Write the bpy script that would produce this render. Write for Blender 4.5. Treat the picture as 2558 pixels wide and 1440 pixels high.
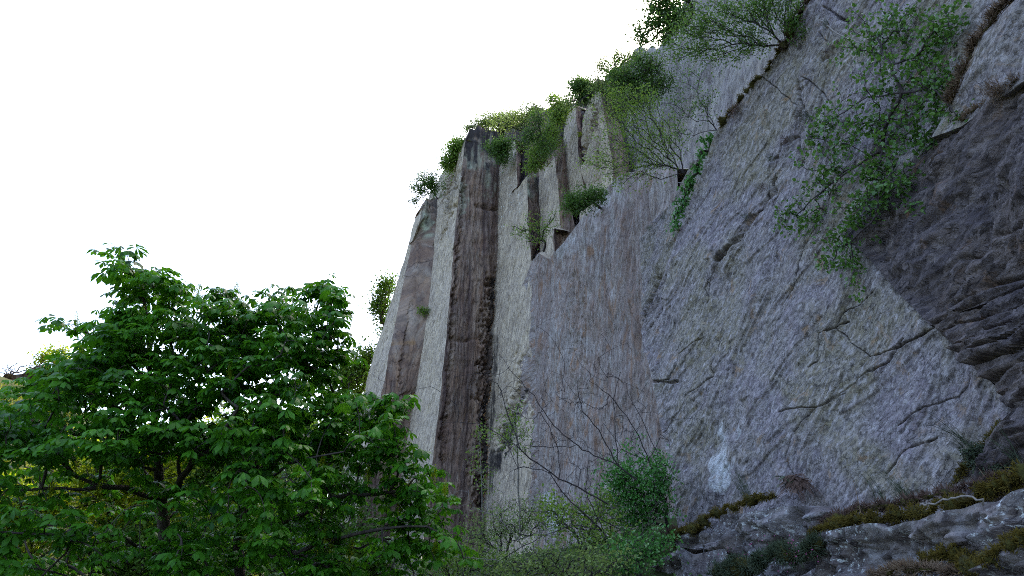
import bpy, math, random
import numpy as np
from mathutils import Vector
scene = bpy.context.scene
for o in list(bpy.data.objects): bpy.data.objects.remove(o)

# ------------------------------------------------------------------ camera, sky, sun, exposure
EYE = np.array([0.0, 0.0, 1.6])
FPX, PITCH = 1850.0, math.radians(24)          # focal length in photo pixels (2558 wide), upward tilt
cam_d = bpy.data.cameras.new('camera'); cam = bpy.data.objects.new('camera', cam_d)
scene.collection.objects.link(cam); scene.camera = cam
cam.location = EYE; cam.rotation_euler = (math.radians(90) + PITCH, 0, 0)
cam_d.sensor_width = 36; cam_d.lens = FPX / 2558 * 36; cam_d.clip_end = 3000; cam_d.clip_start = 0.05

AZ = math.radians(-23)                          # the cliff runs away from us in this direction
D = np.array([math.sin(AZ), math.cos(AZ), 0.0]) # along the wall, away
N = np.array([math.cos(AZ), -math.sin(AZ), 0.0])# into the wall
UP = np.array([0, 0, 1.0])
SUN_EL = math.radians(42)
sv = N * 0.86 + D * 0.5
SUN_AZ = math.atan2(sv[0], sv[1])
world = bpy.data.worlds.new('World'); scene.world = world; world.use_nodes = True
wn = world.node_tree.nodes; wl = world.node_tree.links
sky = wn.new('ShaderNodeTexSky'); sky.sky_type = 'NISHITA'; sky.sun_disc = False
sky.sun_elevation = SUN_EL; sky.sun_rotation = SUN_AZ; sky.air_density = 1.0; sky.dust_density = 4.2; sky.ozone_density = 1.0
wl.new(sky.outputs[0], wn['Background'].inputs['Color']); wn['Background'].inputs['Strength'].default_value = 0.15
sun_d = bpy.data.lights.new('sun', 'SUN'); sun = bpy.data.objects.new('sun', sun_d); scene.collection.objects.link(sun)
sun_d.energy = 2.0; sun_d.angle = math.radians(0.5); sun_d.color = (1, .93, .8)
sdir = Vector((math.sin(SUN_AZ) * math.cos(SUN_EL), math.cos(SUN_AZ) * math.cos(SUN_EL), math.sin(SUN_EL)))
sun.rotation_euler = sdir.to_track_quat('Z', 'Y').to_euler()
vs = scene.view_settings; vs.view_transform = 'Standard'; vs.look = 'None'; vs.gamma = 1; vs.use_curve_mapping = False
vs.exposure = 2.45
scene.cycles.max_bounces = 6; scene.cycles.diffuse_bounces = 3; scene.cycles.transmission_bounces = 3
scene.cycles.use_denoising = False; scene.cycles.filter_width = 1.0

# ------------------------------------------------------------------ geometry helpers
def ray(u, v):
    xr = (u - 1279) / FPX; yr = (720 - v) / FPX
    return np.array([xr, math.cos(PITCH) - yr * math.sin(PITCH), math.sin(PITCH) + yr * math.cos(PITCH)])
class Plane:                                    # a wall plane n = n0 + b*z + c*(d-15), heights from the eye
    def __init__(s, n0, b=0.0, c=0.0): s.n0, s.b, s.c = n0, b, c
    def t(s, u, v):
        r = ray(u, v); return (s.n0 - 15 * s.c) / (r @ N - s.b * r[2] - s.c * (r @ D))
    def __call__(s, u, v): return EYE + ray(u, v) * s.t(u, v)
class DPlane:                                   # a joint face square to the wall at distance d along it
    def __init__(s, d): s.d = d
    def __call__(s, u, v): r = ray(u, v); return EYE + r * (s.d / (r @ D))
def at(u, v, t): return EYE + ray(u, v) * t     # a point t metres in front of the camera
def ND(n, d, z): return N * n + D * d + UP * z

def _h(ix, iy, iz, seed):
    h = (ix.astype(np.uint32) * np.uint32(374761393) + iy.astype(np.uint32) * np.uint32(668265263) + iz.astype(np.uint32) * np.uint32(2147483647 - 58) + np.uint32(seed * 7919 + 13))
    h = (h ^ (h >> np.uint32(13))) * np.uint32(1274126177); h = (h ^ (h >> np.uint32(16))) * np.uint32(2246822519)
    return (h ^ (h >> np.uint32(15)))
G3 = np.array([(1,1,0),(-1,1,0),(1,-1,0),(-1,-1,0),(1,0,1),(-1,0,1),(1,0,-1),(-1,0,-1),(0,1,1),(0,-1,1),(0,1,-1),(0,-1,-1)], float)
def perlin(x, y, z=None, seed=0):
    x = np.asarray(x, float); y = np.asarray(y, float)
    three = z is not None
    z = np.asarray(z, float) if three else np.zeros_like(x) + 0.37
    xi, yi, zi = np.floor(x).astype(np.int64), np.floor(y).astype(np.int64), np.floor(z).astype(np.int64)
    xf, yf, zf = x - xi, y - yi, z - zi
    fd = lambda t: t * t * t * (t * (t * 6 - 15) + 10)
    u, v, w = fd(xf), fd(yf), fd(zf); tot = 0
    for dz in ((0, 1) if three else (0,)):
        for dy in (0, 1):
            for dx in (0, 1):
                g = G3[_h((xi + dx) & 0xffff, (yi + dy) & 0xffff, (zi + dz) & 0xffff, seed) % 12]
                d = g[..., 0] * (xf - dx) + g[..., 1] * (yf - dy) + g[..., 2] * (zf - dz)
                tot = tot + d * (u if dx else 1 - u) * (v if dy else 1 - v) * ((w if dz else 1 - w) if three else 1)
    return tot
def fbm(x, y, o=4, seed=0, g=.5):
    t, a, f = 0, 1, 1
    for k in range(o):
        t = t + a * perlin(x * f + 17.3 * k, y * f - 9.1 * k, None, seed + k); a *= g; f *= 2.03
    return t
def sstep(a, b, x):
    t = np.clip((x - a) / (b - a), 0, 1); return t * t * (3 - 2 * t)
def rotuv(u, v, ang):
    c, s = math.cos(math.radians(ang)), math.sin(math.radians(ang)); return u * c + v * s, -u * s + v * c
def flake(u, v, ang, L, W, step, seed, k=3.0, o=3):   # cleaved scales: flat steps with sharp scarps, long axis at ang
    a, b = rotuv(u, v, ang); a = a / L; b = b / W
    wx = perlin(a * .8, b * .8, None, seed + 50) * .7
    t = fbm(a + wx, b - wx, o, seed) * k; fl = np.floor(t)
    return (fl + sstep(.72, 1, t - fl)) * step
def ridge(u, v, o=3, seed=0):
    return 1 - 2 * np.abs(fbm(u, v, o, seed))
def wob(P, amp=.08, f=.9, seed=3):                  # one displacement field for edges shared by neighbouring rock faces
    x, y, z = P[..., 0] * f, P[..., 1] * f, P[..., 2] * f
    w = np.stack([perlin(x, y, z, seed), perlin(x + 31, y, z, seed), perlin(x, y + 57, z, seed)], -1) * amp
    return w + np.stack([perlin(x * 4, y * 4, z * 4, seed + 1), perlin(x * 4, y * 4 + 9, z * 4, seed + 1), perlin(x * 4 + 5, y * 4, z * 4, seed + 1)], -1) * amp * .35
def resample(P, n):
    P = np.asarray(P, float); s = np.r_[0, np.cumsum(np.linalg.norm(np.diff(P, axis=0), axis=1))]
    t = np.linspace(0, s[-1], n); return np.stack([np.interp(t, s, P[:, k]) for k in range(3)], 1)
def plen(P): return np.linalg.norm(np.diff(np.asarray(P), axis=0), axis=1).sum()
def segdist(u, v, pts):
    best = np.full(u.shape, 1e9); pts = np.asarray(pts, float)
    for (a, b) in zip(pts[:-1], pts[1:]):
        d = b - a; l2 = (d @ d) + 1e-9; t = np.clip(((u - a[0]) * d[0] + (v - a[1]) * d[1]) / l2, 0, 1)
        best = np.minimum(best, np.hypot(u - a[0] - t * d[0], v - a[1] - t * d[1]))
    return best

def make_mesh(name, V, F4=None, F3=None, mats=(), midx=None, uv=None, attrs=None, smooth=True):
    V = np.asarray(V, np.float32); me = bpy.data.meshes.new(name)
    F4 = np.zeros((0, 4), int) if F4 is None else np.asarray(F4); F3 = np.zeros((0, 3), int) if F3 is None else np.asarray(F3)
    n4, n3 = len(F4), len(F3); loops = np.r_[F4.ravel(), F3.ravel()].astype(np.int32)
    me.vertices.add(len(V)); me.vertices.foreach_set('co', V.ravel())
    me.loops.add(len(loops)); me.loops.foreach_set('vertex_index', loops)
    me.polygons.add(n4 + n3)
    me.polygons.foreach_set('loop_start', np.r_[np.arange(n4) * 4, n4 * 4 + np.arange(n3) * 3].astype(np.int32))
    for m in mats: me.materials.append(m)
    if midx is not None: me.polygons.foreach_set('material_index', np.asarray(midx, np.int32))
    me.polygons.foreach_set('use_smooth', np.full(n4 + n3, smooth))
    if uv is not None:
        l = me.uv_layers.new(name='UVMap'); l.data.foreach_set('uv', np.asarray(uv, np.float32)[loops].ravel())
    for k, a in (attrs or {}).items():
        at_ = me.attributes.new(k, 'FLOAT', 'POINT'); at_.data.foreach_set('value', np.asarray(a, np.float32))
    me.update(calc_edges=True); me.validate()
    return me
def link(name, me, parent=None, loc=None):
    o = bpy.data.objects.new(name, me); scene.collection.objects.link(o)
    if parent is not None: o.parent = parent
    if loc is not None: o.location = loc
    return o
def tag(o, label=None, cat=None, group=None, kind=None):
    if label: o['label'] = label
    if cat: o['category'] = cat
    if group: o['group'] = group
    if kind: o['kind'] = kind
    return o

# ------------------------------------------------------------------ materials
class NT:
    def __init__(s, name):
        s.m = bpy.data.materials.new(name); s.m.use_nodes = True; s.t = s.m.node_tree; s.n = s.t.nodes
        s.b = s.n['Principled BSDF']; s.out = s.n['Material Output']
    def new(s, typ, ins=None, **kw):
        n = s.n.new(typ)
        for k, v in kw.items(): setattr(n, k, v)
        for k, v in (ins or {}).items():
            if isinstance(v, bpy.types.NodeSocket): s.t.links.new(v, n.inputs[k])
            else: n.inputs[k].default_value = v
        return n
    def noise(s, vec, scale, detail=4, rough=.55, dist=0.0):
        return s.new('ShaderNodeTexNoise', {'Vector': vec, 'Scale': scale, 'Detail': detail, 'Roughness': rough, 'Distortion': dist}).outputs['Fac']
    def map(s, vec, ang=0, sx=1, sy=1, sz=1):        # rotate first, then scale
        r = s.new('ShaderNodeMapping', {'Vector': vec, 'Rotation': (0, 0, math.radians(-ang))}).outputs[0]
        return s.new('ShaderNodeMapping', {'Vector': r, 'Scale': (sx, sy, sz)}).outputs[0]
    def facet(s, st, warp, sc):                      # cleaved chips: every cell its own tilt and level
        w = s.new('ShaderNodeTexNoise', {'Vector': st, 'Scale': .9 * sc, 'Detail': 5, 'Roughness': .65}).outputs['Color']
        w = s.new('ShaderNodeVectorMath', {0: w, 1: (.5, .5, .5)}, operation='SUBTRACT').outputs[0]
        w = s.new('ShaderNodeVectorMath', {0: w, 'Scale': warp * 2.2 / sc ** .5}, operation='SCALE').outputs[0]
        v = s.new('ShaderNodeVectorMath', {0: st, 1: w}, operation='ADD').outputs[0]
        v = s.new('ShaderNodeVectorMath', {0: v, 'Scale': sc}, operation='SCALE').outputs[0]
        vo = s.new('ShaderNodeTexVoronoi', {'Vector': v, 'Scale': 1.0, 'Randomness': 1.0}, voronoi_dimensions='2D')
        ed = s.new('ShaderNodeTexVoronoi', {'Vector': v, 'Scale': 1.0, 'Randomness': 1.0}, voronoi_dimensions='2D', feature='DISTANCE_TO_EDGE').outputs['Distance']
        d = s.new('ShaderNodeVectorMath', {0: v, 1: vo.outputs['Position']}, operation='SUBTRACT').outputs[0]
        g = s.new('ShaderNodeVectorMath', {0: vo.outputs['Color'], 1: (.5, .5, .5)}, operation='SUBTRACT').outputs[0]
        dt = s.new('ShaderNodeVectorMath', {0: d, 1: g}, operation='DOT_PRODUCT').outputs['Value']
        cx = s.new('ShaderNodeSeparateXYZ', {0: vo.outputs['Color']}).outputs
        return s.mul(s.mul(dt, 1.6), s.mul(cx[2], .55), 'ADD'), cx[1], ed
    def range(s, x, a, b, c=0, d=1):
        return s.new('ShaderNodeMapRange', {'Value': x, 'From Min': a, 'From Max': b, 'To Min': c, 'To Max': d}).outputs[0]
    def mix(s, f, a, b):
        n = s.n.new('ShaderNodeMix'); n.data_type = 'RGBA'
        for k, v in ((0, f), (6, a), (7, b)):
            if isinstance(v, bpy.types.NodeSocket): s.t.links.new(v, n.inputs[k])
            else: n.inputs[k].default_value = v if k == 0 else (*v, 1)
        return n.outputs[2]
    def mul(s, a, b, op='MULTIPLY'):
        n = s.n.new('ShaderNodeMath'); n.operation = op
        for k, v in ((0, a), (1, b)):
            if isinstance(v, bpy.types.NodeSocket): s.t.links.new(v, n.inputs[k])
            else: n.inputs[k].default_value = v
        return n.outputs[0]
    def set(s, k, v):
        if isinstance(v, bpy.types.NodeSocket): s.t.links.new(v, s.b.inputs[k])
        else: s.b.inputs[k].default_value = v if not isinstance(v, tuple) else (*v, 1)

def rock_mat(name, base, alt, vein, ang=60, L=.5, W=.1, rust=(.22, .12, .06), rust_amt=.62, seep=None, seep_amt=.5, pale=(.5, .5, .5), pale_amt=.7, lichen=None, lich_thr=.6, bump=.03, bscale=1.0, rough=.8, vein_amt=.7):
    m = NT(name); uv = m.new('ShaderNodeUVMap').outputs[0]
    st = m.map(uv, ang, 1 / L, 1 / W)
    c = m.mix(m.range(m.noise(uv, .5, 6, .62, .6), .43, .57), base, alt)
    a1 = m.noise(st, 1.0 * bscale, 6, .66, .25)
    f1, c1, e1 = m.facet(st, .55, 1.0); f2, c2, e2 = m.facet(st, .5, 2.7)
    c = m.mix(m.range(a1, .475, .63, 0, vein_amt), c, vein)
    c = m.mix(m.range(c1, 0, 1, 0, .38), c, pale); c = m.mix(m.range(c2, .35, 1, 0, .45), c, vein)
    gate = m.range(m.noise(uv, 1.6, 4, .6), .45, .6)
    c = m.mix(m.mul(m.range(e1, .0, .07, .85, 0), gate), c, tuple(x * .55 for x in vein))
    a2 = m.noise(m.map(uv, ang, .6 / L, .6 / W), 1.7, 5, .6, .3)
    c = m.mix(m.range(a2, pale_amt - .1, pale_amt + .08, 0, .8), c, pale)
    c = m.mix(m.range(m.noise(m.map(uv, ang, .45 / L, .3 / W), .8, 6, .65, 1.0), rust_amt, rust_amt + .1, 0, .8), c, rust)
    if seep:
        s1 = m.noise(m.map(uv, 0, 1.7, .05), 1.0, 5, .62, .15)
        s2 = m.noise(m.map(uv, 0, 4.5, .12), 1.0, 4, .6, .1)
        c = m.mix(m.mul(m.range(s1, .42, .62, 0, seep_amt), m.range(s2, .35, .6, .35, 1)), c, seep)
    if lichen:
        li = m.noise(uv, 17, 6, .72, .3); li2 = m.noise(uv, 1.6, 4, .6)
        c = m.mix(m.mul(m.range(li, lich_thr, lich_thr + .05), m.range(li2, .42, .58)), c, lichen)
    sp = m.noise(uv, 45, 3, .7)
    c = m.mix(m.range(sp, .62, .75, 0, .35), c, pale)
    w = m.new('ShaderNodeAttribute', attribute_name='white').outputs['Fac']
    c = m.mix(m.mul(w, m.range(a1, .62, .42, .25, 1)), c, (.52, .52, .54))
    g = m.new('ShaderNodeAttribute', attribute_name='algae').outputs['Fac']
    c = m.mix(m.mul(g, m.range(m.noise(m.map(uv, 0, 2.2, .5), 1.0, 5, .65), .38, .6)), c, (.36, .385, .29))
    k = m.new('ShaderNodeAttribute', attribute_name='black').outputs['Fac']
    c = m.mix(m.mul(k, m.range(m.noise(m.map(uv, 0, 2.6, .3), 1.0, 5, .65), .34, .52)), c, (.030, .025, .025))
    m.set('Base Color', c)
    m.set('Roughness', rough); m.set('Specular IOR Level', .3)
    hb = m.mul(m.mul(f1, 1.0), m.mul(m.mul(f2, .45), m.mul(a1, .35), 'ADD'), 'ADD')
    hb = m.mul(hb, m.mul(m.noise(uv, 30, 4, .65), .22), 'ADD')
    bn = m.new('ShaderNodeBump', {'Height': hb, 'Strength': 1.0, 'Distance': bump}).outputs[0]
    m.t.links.new(bn, m.b.inputs['Normal'])
    return m.m
def leaf_mat(name, c1, c2, trans=.45, tcol=None, rough=.45, spec=.5, back=None):
    m = NT(name); g = m.new('ShaderNodeNewGeometry')
    rnd = g.outputs['Random Per Island']
    c = m.mix(rnd, c1, c2)
    pos = m.new('ShaderNodeTexCoord').outputs['Object']
    c = m.mix(m.range(m.noise(pos, 1.6, 3), .4, .62, 0, .5), c, tuple(min(1, x * 1.5) for x in c2))
    m.set('Base Color', c); m.set('Roughness', rough); m.set('Specular IOR Level', spec)
    tr = m.new('ShaderNodeBsdfTranslucent', {'Color': m.mix(.35, c, tcol or tuple(min(1, x * 2.2) for x in c2))})
    mx = m.new('ShaderNodeMixShader', {0: trans, 1: m.b.outputs[0], 2: tr.outputs[0]})
    m.t.links.new(mx.outputs[0], m.out.inputs['Surface'])
    return m.m
def plain_mat(name, c1, c2, scale=6, rough=.85, bump=.01, spec=.2, sx=1, sy=1, sz=1):
    m = NT(name); p = m.map(m.new('ShaderNodeTexCoord').outputs['Object'], 0, sx, sy, sz)
    n = m.noise(p, scale, 5, .65); m.set('Base Color', m.mix(m.range(n, .35, .65), c1, c2)); m.set('Roughness', rough); m.set('Specular IOR Level', spec)
    if bump:
        bn = m.new('ShaderNodeBump', {'Height': n, 'Strength': 1.0, 'Distance': bump}).outputs[0]; m.t.links.new(bn, m.b.inputs['Normal'])
    return m.m

# ------------------------------------------------------------------ rock faces
M_PALE = rock_mat('pale_slate', (.50, .405, .30), (.40, .325, .26), (.17, .13, .11), 68, .75, .15, pale=(.60, .51, .41), pale_amt=.60, bump=.05, rust_amt=.66, rust=(.34, .24, .16))
M_UPPER = rock_mat('lilac_slate', (.30, .265, .27), (.35, .315, .29), (.13, .11, .115), 60, .8, .18, pale=(.47, .43, .40), pale_amt=.60, bump=.06, rust_amt=.62, rust=(.30, .23, .15), seep=(.17, .14, .155), seep_amt=.6)
M_BROWN = rock_mat('brown_joint_rock', (.20, .118, .080), (.265, .17, .115), (.058, .038, .036), 86, 1.2, .16, seep=(.050, .030, .033), seep_amt=.9, pale=(.33, .27, .23), pale_amt=.62, rust=(.27, .15, .055), rust_amt=.63, bump=.05, rough=.85)
M_PURPLE = rock_mat('purple_slate', (.27, .195, .165), (.31, .265, .25), (.10, .064, .056), 80, .6, .13, pale=(.40, .375, .375), pale_amt=.60, rust=(.26, .14, .075), rust_amt=.545, bump=.05, seep=(.14, .092, .082), seep_amt=.6)
M_BLUE = rock_mat('blue_grey_slate', (.205, .170, .190), (.205, .174, .118), (.036, .030, .034), 46, .17, .095, pale=(.40, .365, .38), pale_amt=.60, rust=(.27, .17, .10), rust_amt=.59, bump=.042, vein_amt=.6)
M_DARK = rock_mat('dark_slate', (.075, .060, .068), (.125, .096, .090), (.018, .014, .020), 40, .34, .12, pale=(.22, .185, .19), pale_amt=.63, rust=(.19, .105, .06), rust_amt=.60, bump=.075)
M_LEDGE = rock_mat('lichen_rock', (.13, .105, .11), (.185, .155, .145), (.038, .028, .034), 30, .35, .18, pale=(.25, .24, .26), pale_amt=.66, rust=(.13, .09, .06), rust_amt=.64, lichen=(.55, .57, .58), lich_thr=.55, bump=.05)

class Rock:
    """Collects faces of one block of rock into one mesh; each face is a grid on its own plane, roughened for real."""
    def __init__(s, mats): s.mats = list(mats); s.V = []; s.F = []; s.MI = []; s.UV = []; s.A = {'white': [], 'algae': [], 'black': []}; s.n = 0
    def grid(s, P, mi, uv, attrs=None):
        h, w = P.shape[:2]; i = np.arange(h * w).reshape(h, w) + s.n
        f = np.stack([i[:-1, :-1], i[:-1, 1:], i[1:, 1:], i[1:, :-1]], -1).reshape(-1, 4)
        s.V.append(P.reshape(-1, 3)); s.F.append(f); s.MI.append(np.full(len(f), mi)); s.UV.append(uv.reshape(-1, 2)); s.n += h * w
        for k in s.A: s.A[k].append((attrs or {}).get(k, np.zeros((h, w))).ravel())
    def face(s, L, R, B=None, T=None, res=.07, style=None, mi=0, fade=.35, marks=None, cracks=(), edge=.045, seed=1, bow=0.0):
        """L, R: 3-D polylines bottom to top; B, T: optional inner points left to right. Returns the finished grid."""
        L = np.asarray(L, float); R = np.asarray(R, float)
        B = np.array([L[0], *(B or []), R[0]]); T = np.array([L[-1], *(T or []), R[-1]])
        nu = max(4, int(max(plen(B), plen(T)) / res) + 1); nv = max(4, int(max(plen(L), plen(R)) / res) + 1)
        L, R, B, T = resample(L, nv), resample(R, nv), resample(B, nu), resample(T, nu)
        a = np.linspace(0, 1, nu)[None, :, None]; b = np.linspace(0, 1, nv)[:, None, None]
        P = (1 - a) * L[:, None] + a * R[:, None] + (1 - b) * B[None] + b * T[None] - ((1 - a) * (1 - b) * L[0] + a * (1 - b) * R[0] + (1 - a) * b * L[-1] + a * b * R[-1])
        c1 = P[-1, -1] - P[0, 0]; c2 = P[-1, 0] - P[0, -1]; nn = np.cross(c1, c2); nn /= np.linalg.norm(nn)
        if nn @ (EYE - P[nv // 2, nu // 2]) < 0: nn = -nn
        ev = UP - nn * (UP @ nn); ev /= np.linalg.norm(ev); eu = np.cross(ev, nn)
        U, V = P @ eu, P @ ev
        W = max(plen(B), plen(T)); H = max(plen(L), plen(R))
        e = np.minimum(np.minimum(a, 1 - a) * W, np.minimum(b, 1 - b) * H)[..., 0]
        mask = .12 + .88 * sstep(0, fade, e)
        h = (style(U, V) if style else 0) * mask + bow * sstep(0, 1, 2 * np.minimum(a, 1 - a)[..., 0])
        rel = P - EYE; tt = rel[..., 1] * math.cos(PITCH) + rel[..., 2] * math.sin(PITCH); mpp = tt / FPX
        pu = 1279 + rel[..., 0] / mpp; pv = 720 - (rel[..., 2] * math.cos(PITCH) - rel[..., 1] * math.sin(PITCH)) / mpp
        hair = np.zeros(U.shape)                     # shade of the finest cracks, painted on as thin dark lines
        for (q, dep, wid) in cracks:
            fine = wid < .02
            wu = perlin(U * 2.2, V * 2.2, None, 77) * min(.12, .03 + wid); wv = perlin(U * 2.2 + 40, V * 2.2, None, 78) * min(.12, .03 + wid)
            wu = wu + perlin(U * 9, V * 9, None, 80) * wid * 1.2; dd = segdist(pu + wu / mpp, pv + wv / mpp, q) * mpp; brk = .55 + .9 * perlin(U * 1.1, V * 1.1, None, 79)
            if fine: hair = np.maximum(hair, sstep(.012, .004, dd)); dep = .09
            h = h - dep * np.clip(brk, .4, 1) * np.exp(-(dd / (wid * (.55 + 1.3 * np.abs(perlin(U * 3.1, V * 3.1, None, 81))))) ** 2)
        at_ = {}
        for (kind, pts, rad, amt) in (marks or []):
            dd = segdist(pu, pv, pts) * mpp + perlin(U * 1.5, V * 1.5, None, 5) * rad * .9 + perlin(U * 6, V * 6, None, 6) * rad * .4
            at_[kind] = np.maximum(at_.get(kind, 0), amt * sstep(rad, rad * .35, dd))
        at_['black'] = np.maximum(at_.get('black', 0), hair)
        P = P + wob(P, edge) + nn * h[..., None]
        s.grid(P, mi, np.stack([U, V], -1), {k: v + np.zeros(U.shape) for k, v in at_.items()})
        return P
    def skirt(s, edge, vec, mi=0, rows=8, rough=.15, flip=False, seed=9):
        E = np.asarray(edge); k = np.linspace(0, 1, rows)[:, None, None]; vec = np.asarray(vec, float)
        P = E[None] + k * vec; r = np.stack([perlin(P[..., 0] * .8, P[..., 1] * .8, P[..., 2] * .8, seed + j) for j in range(3)], -1)
        P = P + r * rough * np.minimum(1, k * 3)
        uv = np.stack([np.cumsum(np.r_[0, np.linalg.norm(np.diff(E, axis=0), axis=1)])[None] + 0 * k[..., 0], k[..., 0] * np.linalg.norm(vec) + 0 * E[None, :, 0]], -1)
        s.grid(P, mi, uv)
        return P
    def build(s, name, label, cat='rock face'):
        me = make_mesh(name, np.concatenate(s.V), np.concatenate(s.F), None, s.mats, np.concatenate(s.MI), np.concatenate(s.UV), {k: np.concatenate(v) for k, v in s.A.items()})
        return tag(link(name, me), label, cat, None, 'structure')

def st_pale(U, V): return .10 * fbm(U / 3, V / 5, 3, 11) + flake(U, V, 68, 1.6, .4, .022, 12)
def st_brown(U, V):
    return .07 * fbm(U / 1.5, V / 12, 3, 21) + .06 * fbm(U * 2.2, V * .10, 3, 22) + flake(U, V, 87, 2.6, .28, .03, 23) + .6 * flake(U, V, 5, 2.0, .7, .035, 24)
def st_purple(U, V): return .14 * fbm(U / 3, V / 5, 4, 31) + flake(U, V, 78, 1.8, .4, .035, 32, 3.0)
def st_blue(U, V):
    m = .2 + .8 * sstep(-.25, .3, fbm(U / 1.1, V / 1.1, 3, 45))
    return .12 * fbm(U / 2.5, V / 2.5, 4, 41) + flake(U, V, 44, 2.0, .8, .038, 42, 2.4, 3) + m * flake(U, V, 44, .42, .17, .008, 43, 2.6, 3)
def st_dark(U, V):
    return .12 * fbm(U / 2, V / 2, 3, 51) + flake(U, V, 40, 1.3, .5, .07, 52, 2.6, 3) + flake(U, V, 38, .5, .18, .028, 53, 2.6, 3)
def st_strata(U, V):
    a, b = rotuv(U, V, 14); w = .25 * fbm(a / 2, b / 1.2, 3, 61); q = (b + w) / .19; f = q - np.floor(q)
    lay = np.floor(q); prot = np.abs(np.sin(lay * 12.9898) * 43758.5) % 1
    return .28 * prot * sstep(0, .12, f) * sstep(1, .85, f) - .26 * sstep(.84, .95, f) + .12 * fbm(a * 1.2, b * 3, 3, 62) + flake(U, V, 20, .5, .12, .03, 63)
def st_ledge(U, V): return .16 * fbm(U / 1.2, V / 1.2, 4, 71) + flake(U, V, 25, .8, .35, .10, 72) + flake(U, V, 30, .25, .1, .015, 73)

A3 = Plane(7.5, .139); A2 = Plane(10.2, .063); A1 = Plane(13.4, .03); AP = Plane(13.3, .03)
ANEAR = Plane(9.3, .12)
pl = lambda plane, *pts: [plane(u, v) for u, v in pts]
px = lambda plane, *pts: np.array(pts, float)    # marks and cracks are given where the photo shows them and laid on the face's own surface
BACK = N * 3.0 + UP * .1

# --- far left buttress: pale strip, brown joint face, pale green algae at the top
e0 = pl(A3, (790, 1440), (860, 1160), (917, 957), (942, 867), (972, 767), (990, 712), (1005, 665), (1022, 607), (1040, 545), (1057, 513))
e1 = pl(A3, (868, 1440), (925, 1120), (957, 967), (972, 885), (990, 790), (1014, 675), (1028, 612), (1047, 560), (1056, 515))
e2 = pl(A2, (970, 1440), (997, 1239), (1017, 1102), (1035, 992), (1056, 872), (1070, 765), (1083, 650), (1088, 570), (1091, 525), (1092, 497))
r = Rock([M_PALE, M_BROWN])
a = r.face(e0, e1, res=.075, style=st_pale, fade=.3, seed=1)
b = r.face(e1, e2, None, pl(DPlane(e1[-1] @ D), (1060, 508), (1066, 494), (1074, 500), (1084, 493)), res=.075, style=lambda U, V: st_brown(U, V) * .9, mi=1, fade=.3,
           marks=[('algae', [(1068, 522), (1064, 572)], .5, 1.0), ('black', px(A2, (1090, 500), (1086, 560)), .5, .8)],
           cracks=[(px(A3, (1016, 686), (1048, 690), (1075, 700)), .3, .08), (px(A3, (1025, 610), (1050, 600), (1085, 612)), .3, .08), (px(A3, (1000, 965), (1020, 830), (1030, 760)), .3, .12), (px(A3, (1010, 990), (1022, 985), (1035, 992)), .6, .25)])
r.skirt(b[-1], D * 3, 1); r.skirt(a[-1], BACK, 0); r.skirt(a[:, 0], N * 6 + D * 1.0, 0)
r.build('rock_buttress', 'leaning far buttress at the left end of the cliff with pale green top', 'rock buttress')

# --- tall middle buttress with the broad brown streaked face
e2 = pl(A2, (970, 1440), (997, 1239), (1017, 1102), (1035, 992), (1056, 872), (1070, 765), (1083, 650), (1090, 560), (1095, 487), (1100, 452), (1109, 424))
e3 = pl(A2, (1050, 1440), (1056, 1372), (1068, 1266), (1075, 1211), (1090, 1068), (1100, 985), (1111, 885), (1120, 785), (1130, 662), (1140, 537), (1145, 495), (1151, 450), (1157, 400), (1163, 350))
e4 = pl(A1, (1205, 1440), (1215, 1293), (1220, 1239), (1225, 1034), (1231, 960), (1236, 820), (1240, 760), (1242, 657), (1244, 525), (1247, 420), (1250, 362))
r = Rock([M_PALE, M_BROWN])
a = r.face(e2, e3, None, pl(A2, (1121, 420), (1127, 405), (1140, 398), (1150, 372)), res=.075, style=st_pale, fade=.3,
           cracks=[(px(A2, (1172, 395), (1140, 440), (1112, 482), (1106, 490)), .35, .06), (px(A2, (1143, 500), (1120, 555), (1098, 612)), .35, .06), (px(A2, (1124, 425), (1117, 480), (1113, 530)), .7, .16), (px(A2, (1133, 400), (1130, 470)), .6, .14)])
b = r.face(e3, e4, None, pl(DPlane(e3[-1] @ D), (1172, 326), (1178, 320), (1186, 326), (1196, 311), (1205, 322), (1214, 316), (1224, 326), (1232, 320), (1241, 332)), res=.075, style=lambda U, V: st_brown(U, V) * .8, mi=1, fade=.3,
           marks=[('black', px(A1, (1238, 700), (1236, 800), (1230, 880), (1226, 1000), (1218, 1100), (1213, 1250)), .24, .9), ('black', px(A2, (1170, 345), (1210, 335), (1245, 350)), 2.0, 1.0), ('algae', px(A2, (1168, 385), (1200, 400), (1225, 390)), .9, .8), ('algae', px(A2, (1178, 350), (1215, 352)), .8, .6), ('algae', px(A2, (1215, 440), (1230, 480)), .5, .5), ('algae', px(A2, (1142, 460), (1148, 530)), .5, .9)],
           cracks=[(px(A2, (1160, 450), (1150, 560), (1141, 660), (1132, 790), (1122, 930), (1105, 1150)), .45, .09), (px(A1, (1190, 512), (1215, 518), (1243, 527)), .4, .10), (px(A1, (1128, 845), (1160, 850), (1195, 848), (1232, 860)), .3, .09),
                   (px(A1, (1238, 700), (1233, 800), (1228, 880), (1224, 1000), (1215, 1100), (1212, 1250)), .9, .38)])
r.skirt(b[-1], D * 2.5, 1); r.skirt(a[-1], BACK, 0); r.skirt(a[:, 0], D * 2.5, 0)
r.build('rock_buttress', 'tall middle buttress with broad dark brown streaked face beside pale strip', 'rock buttress')

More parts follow.
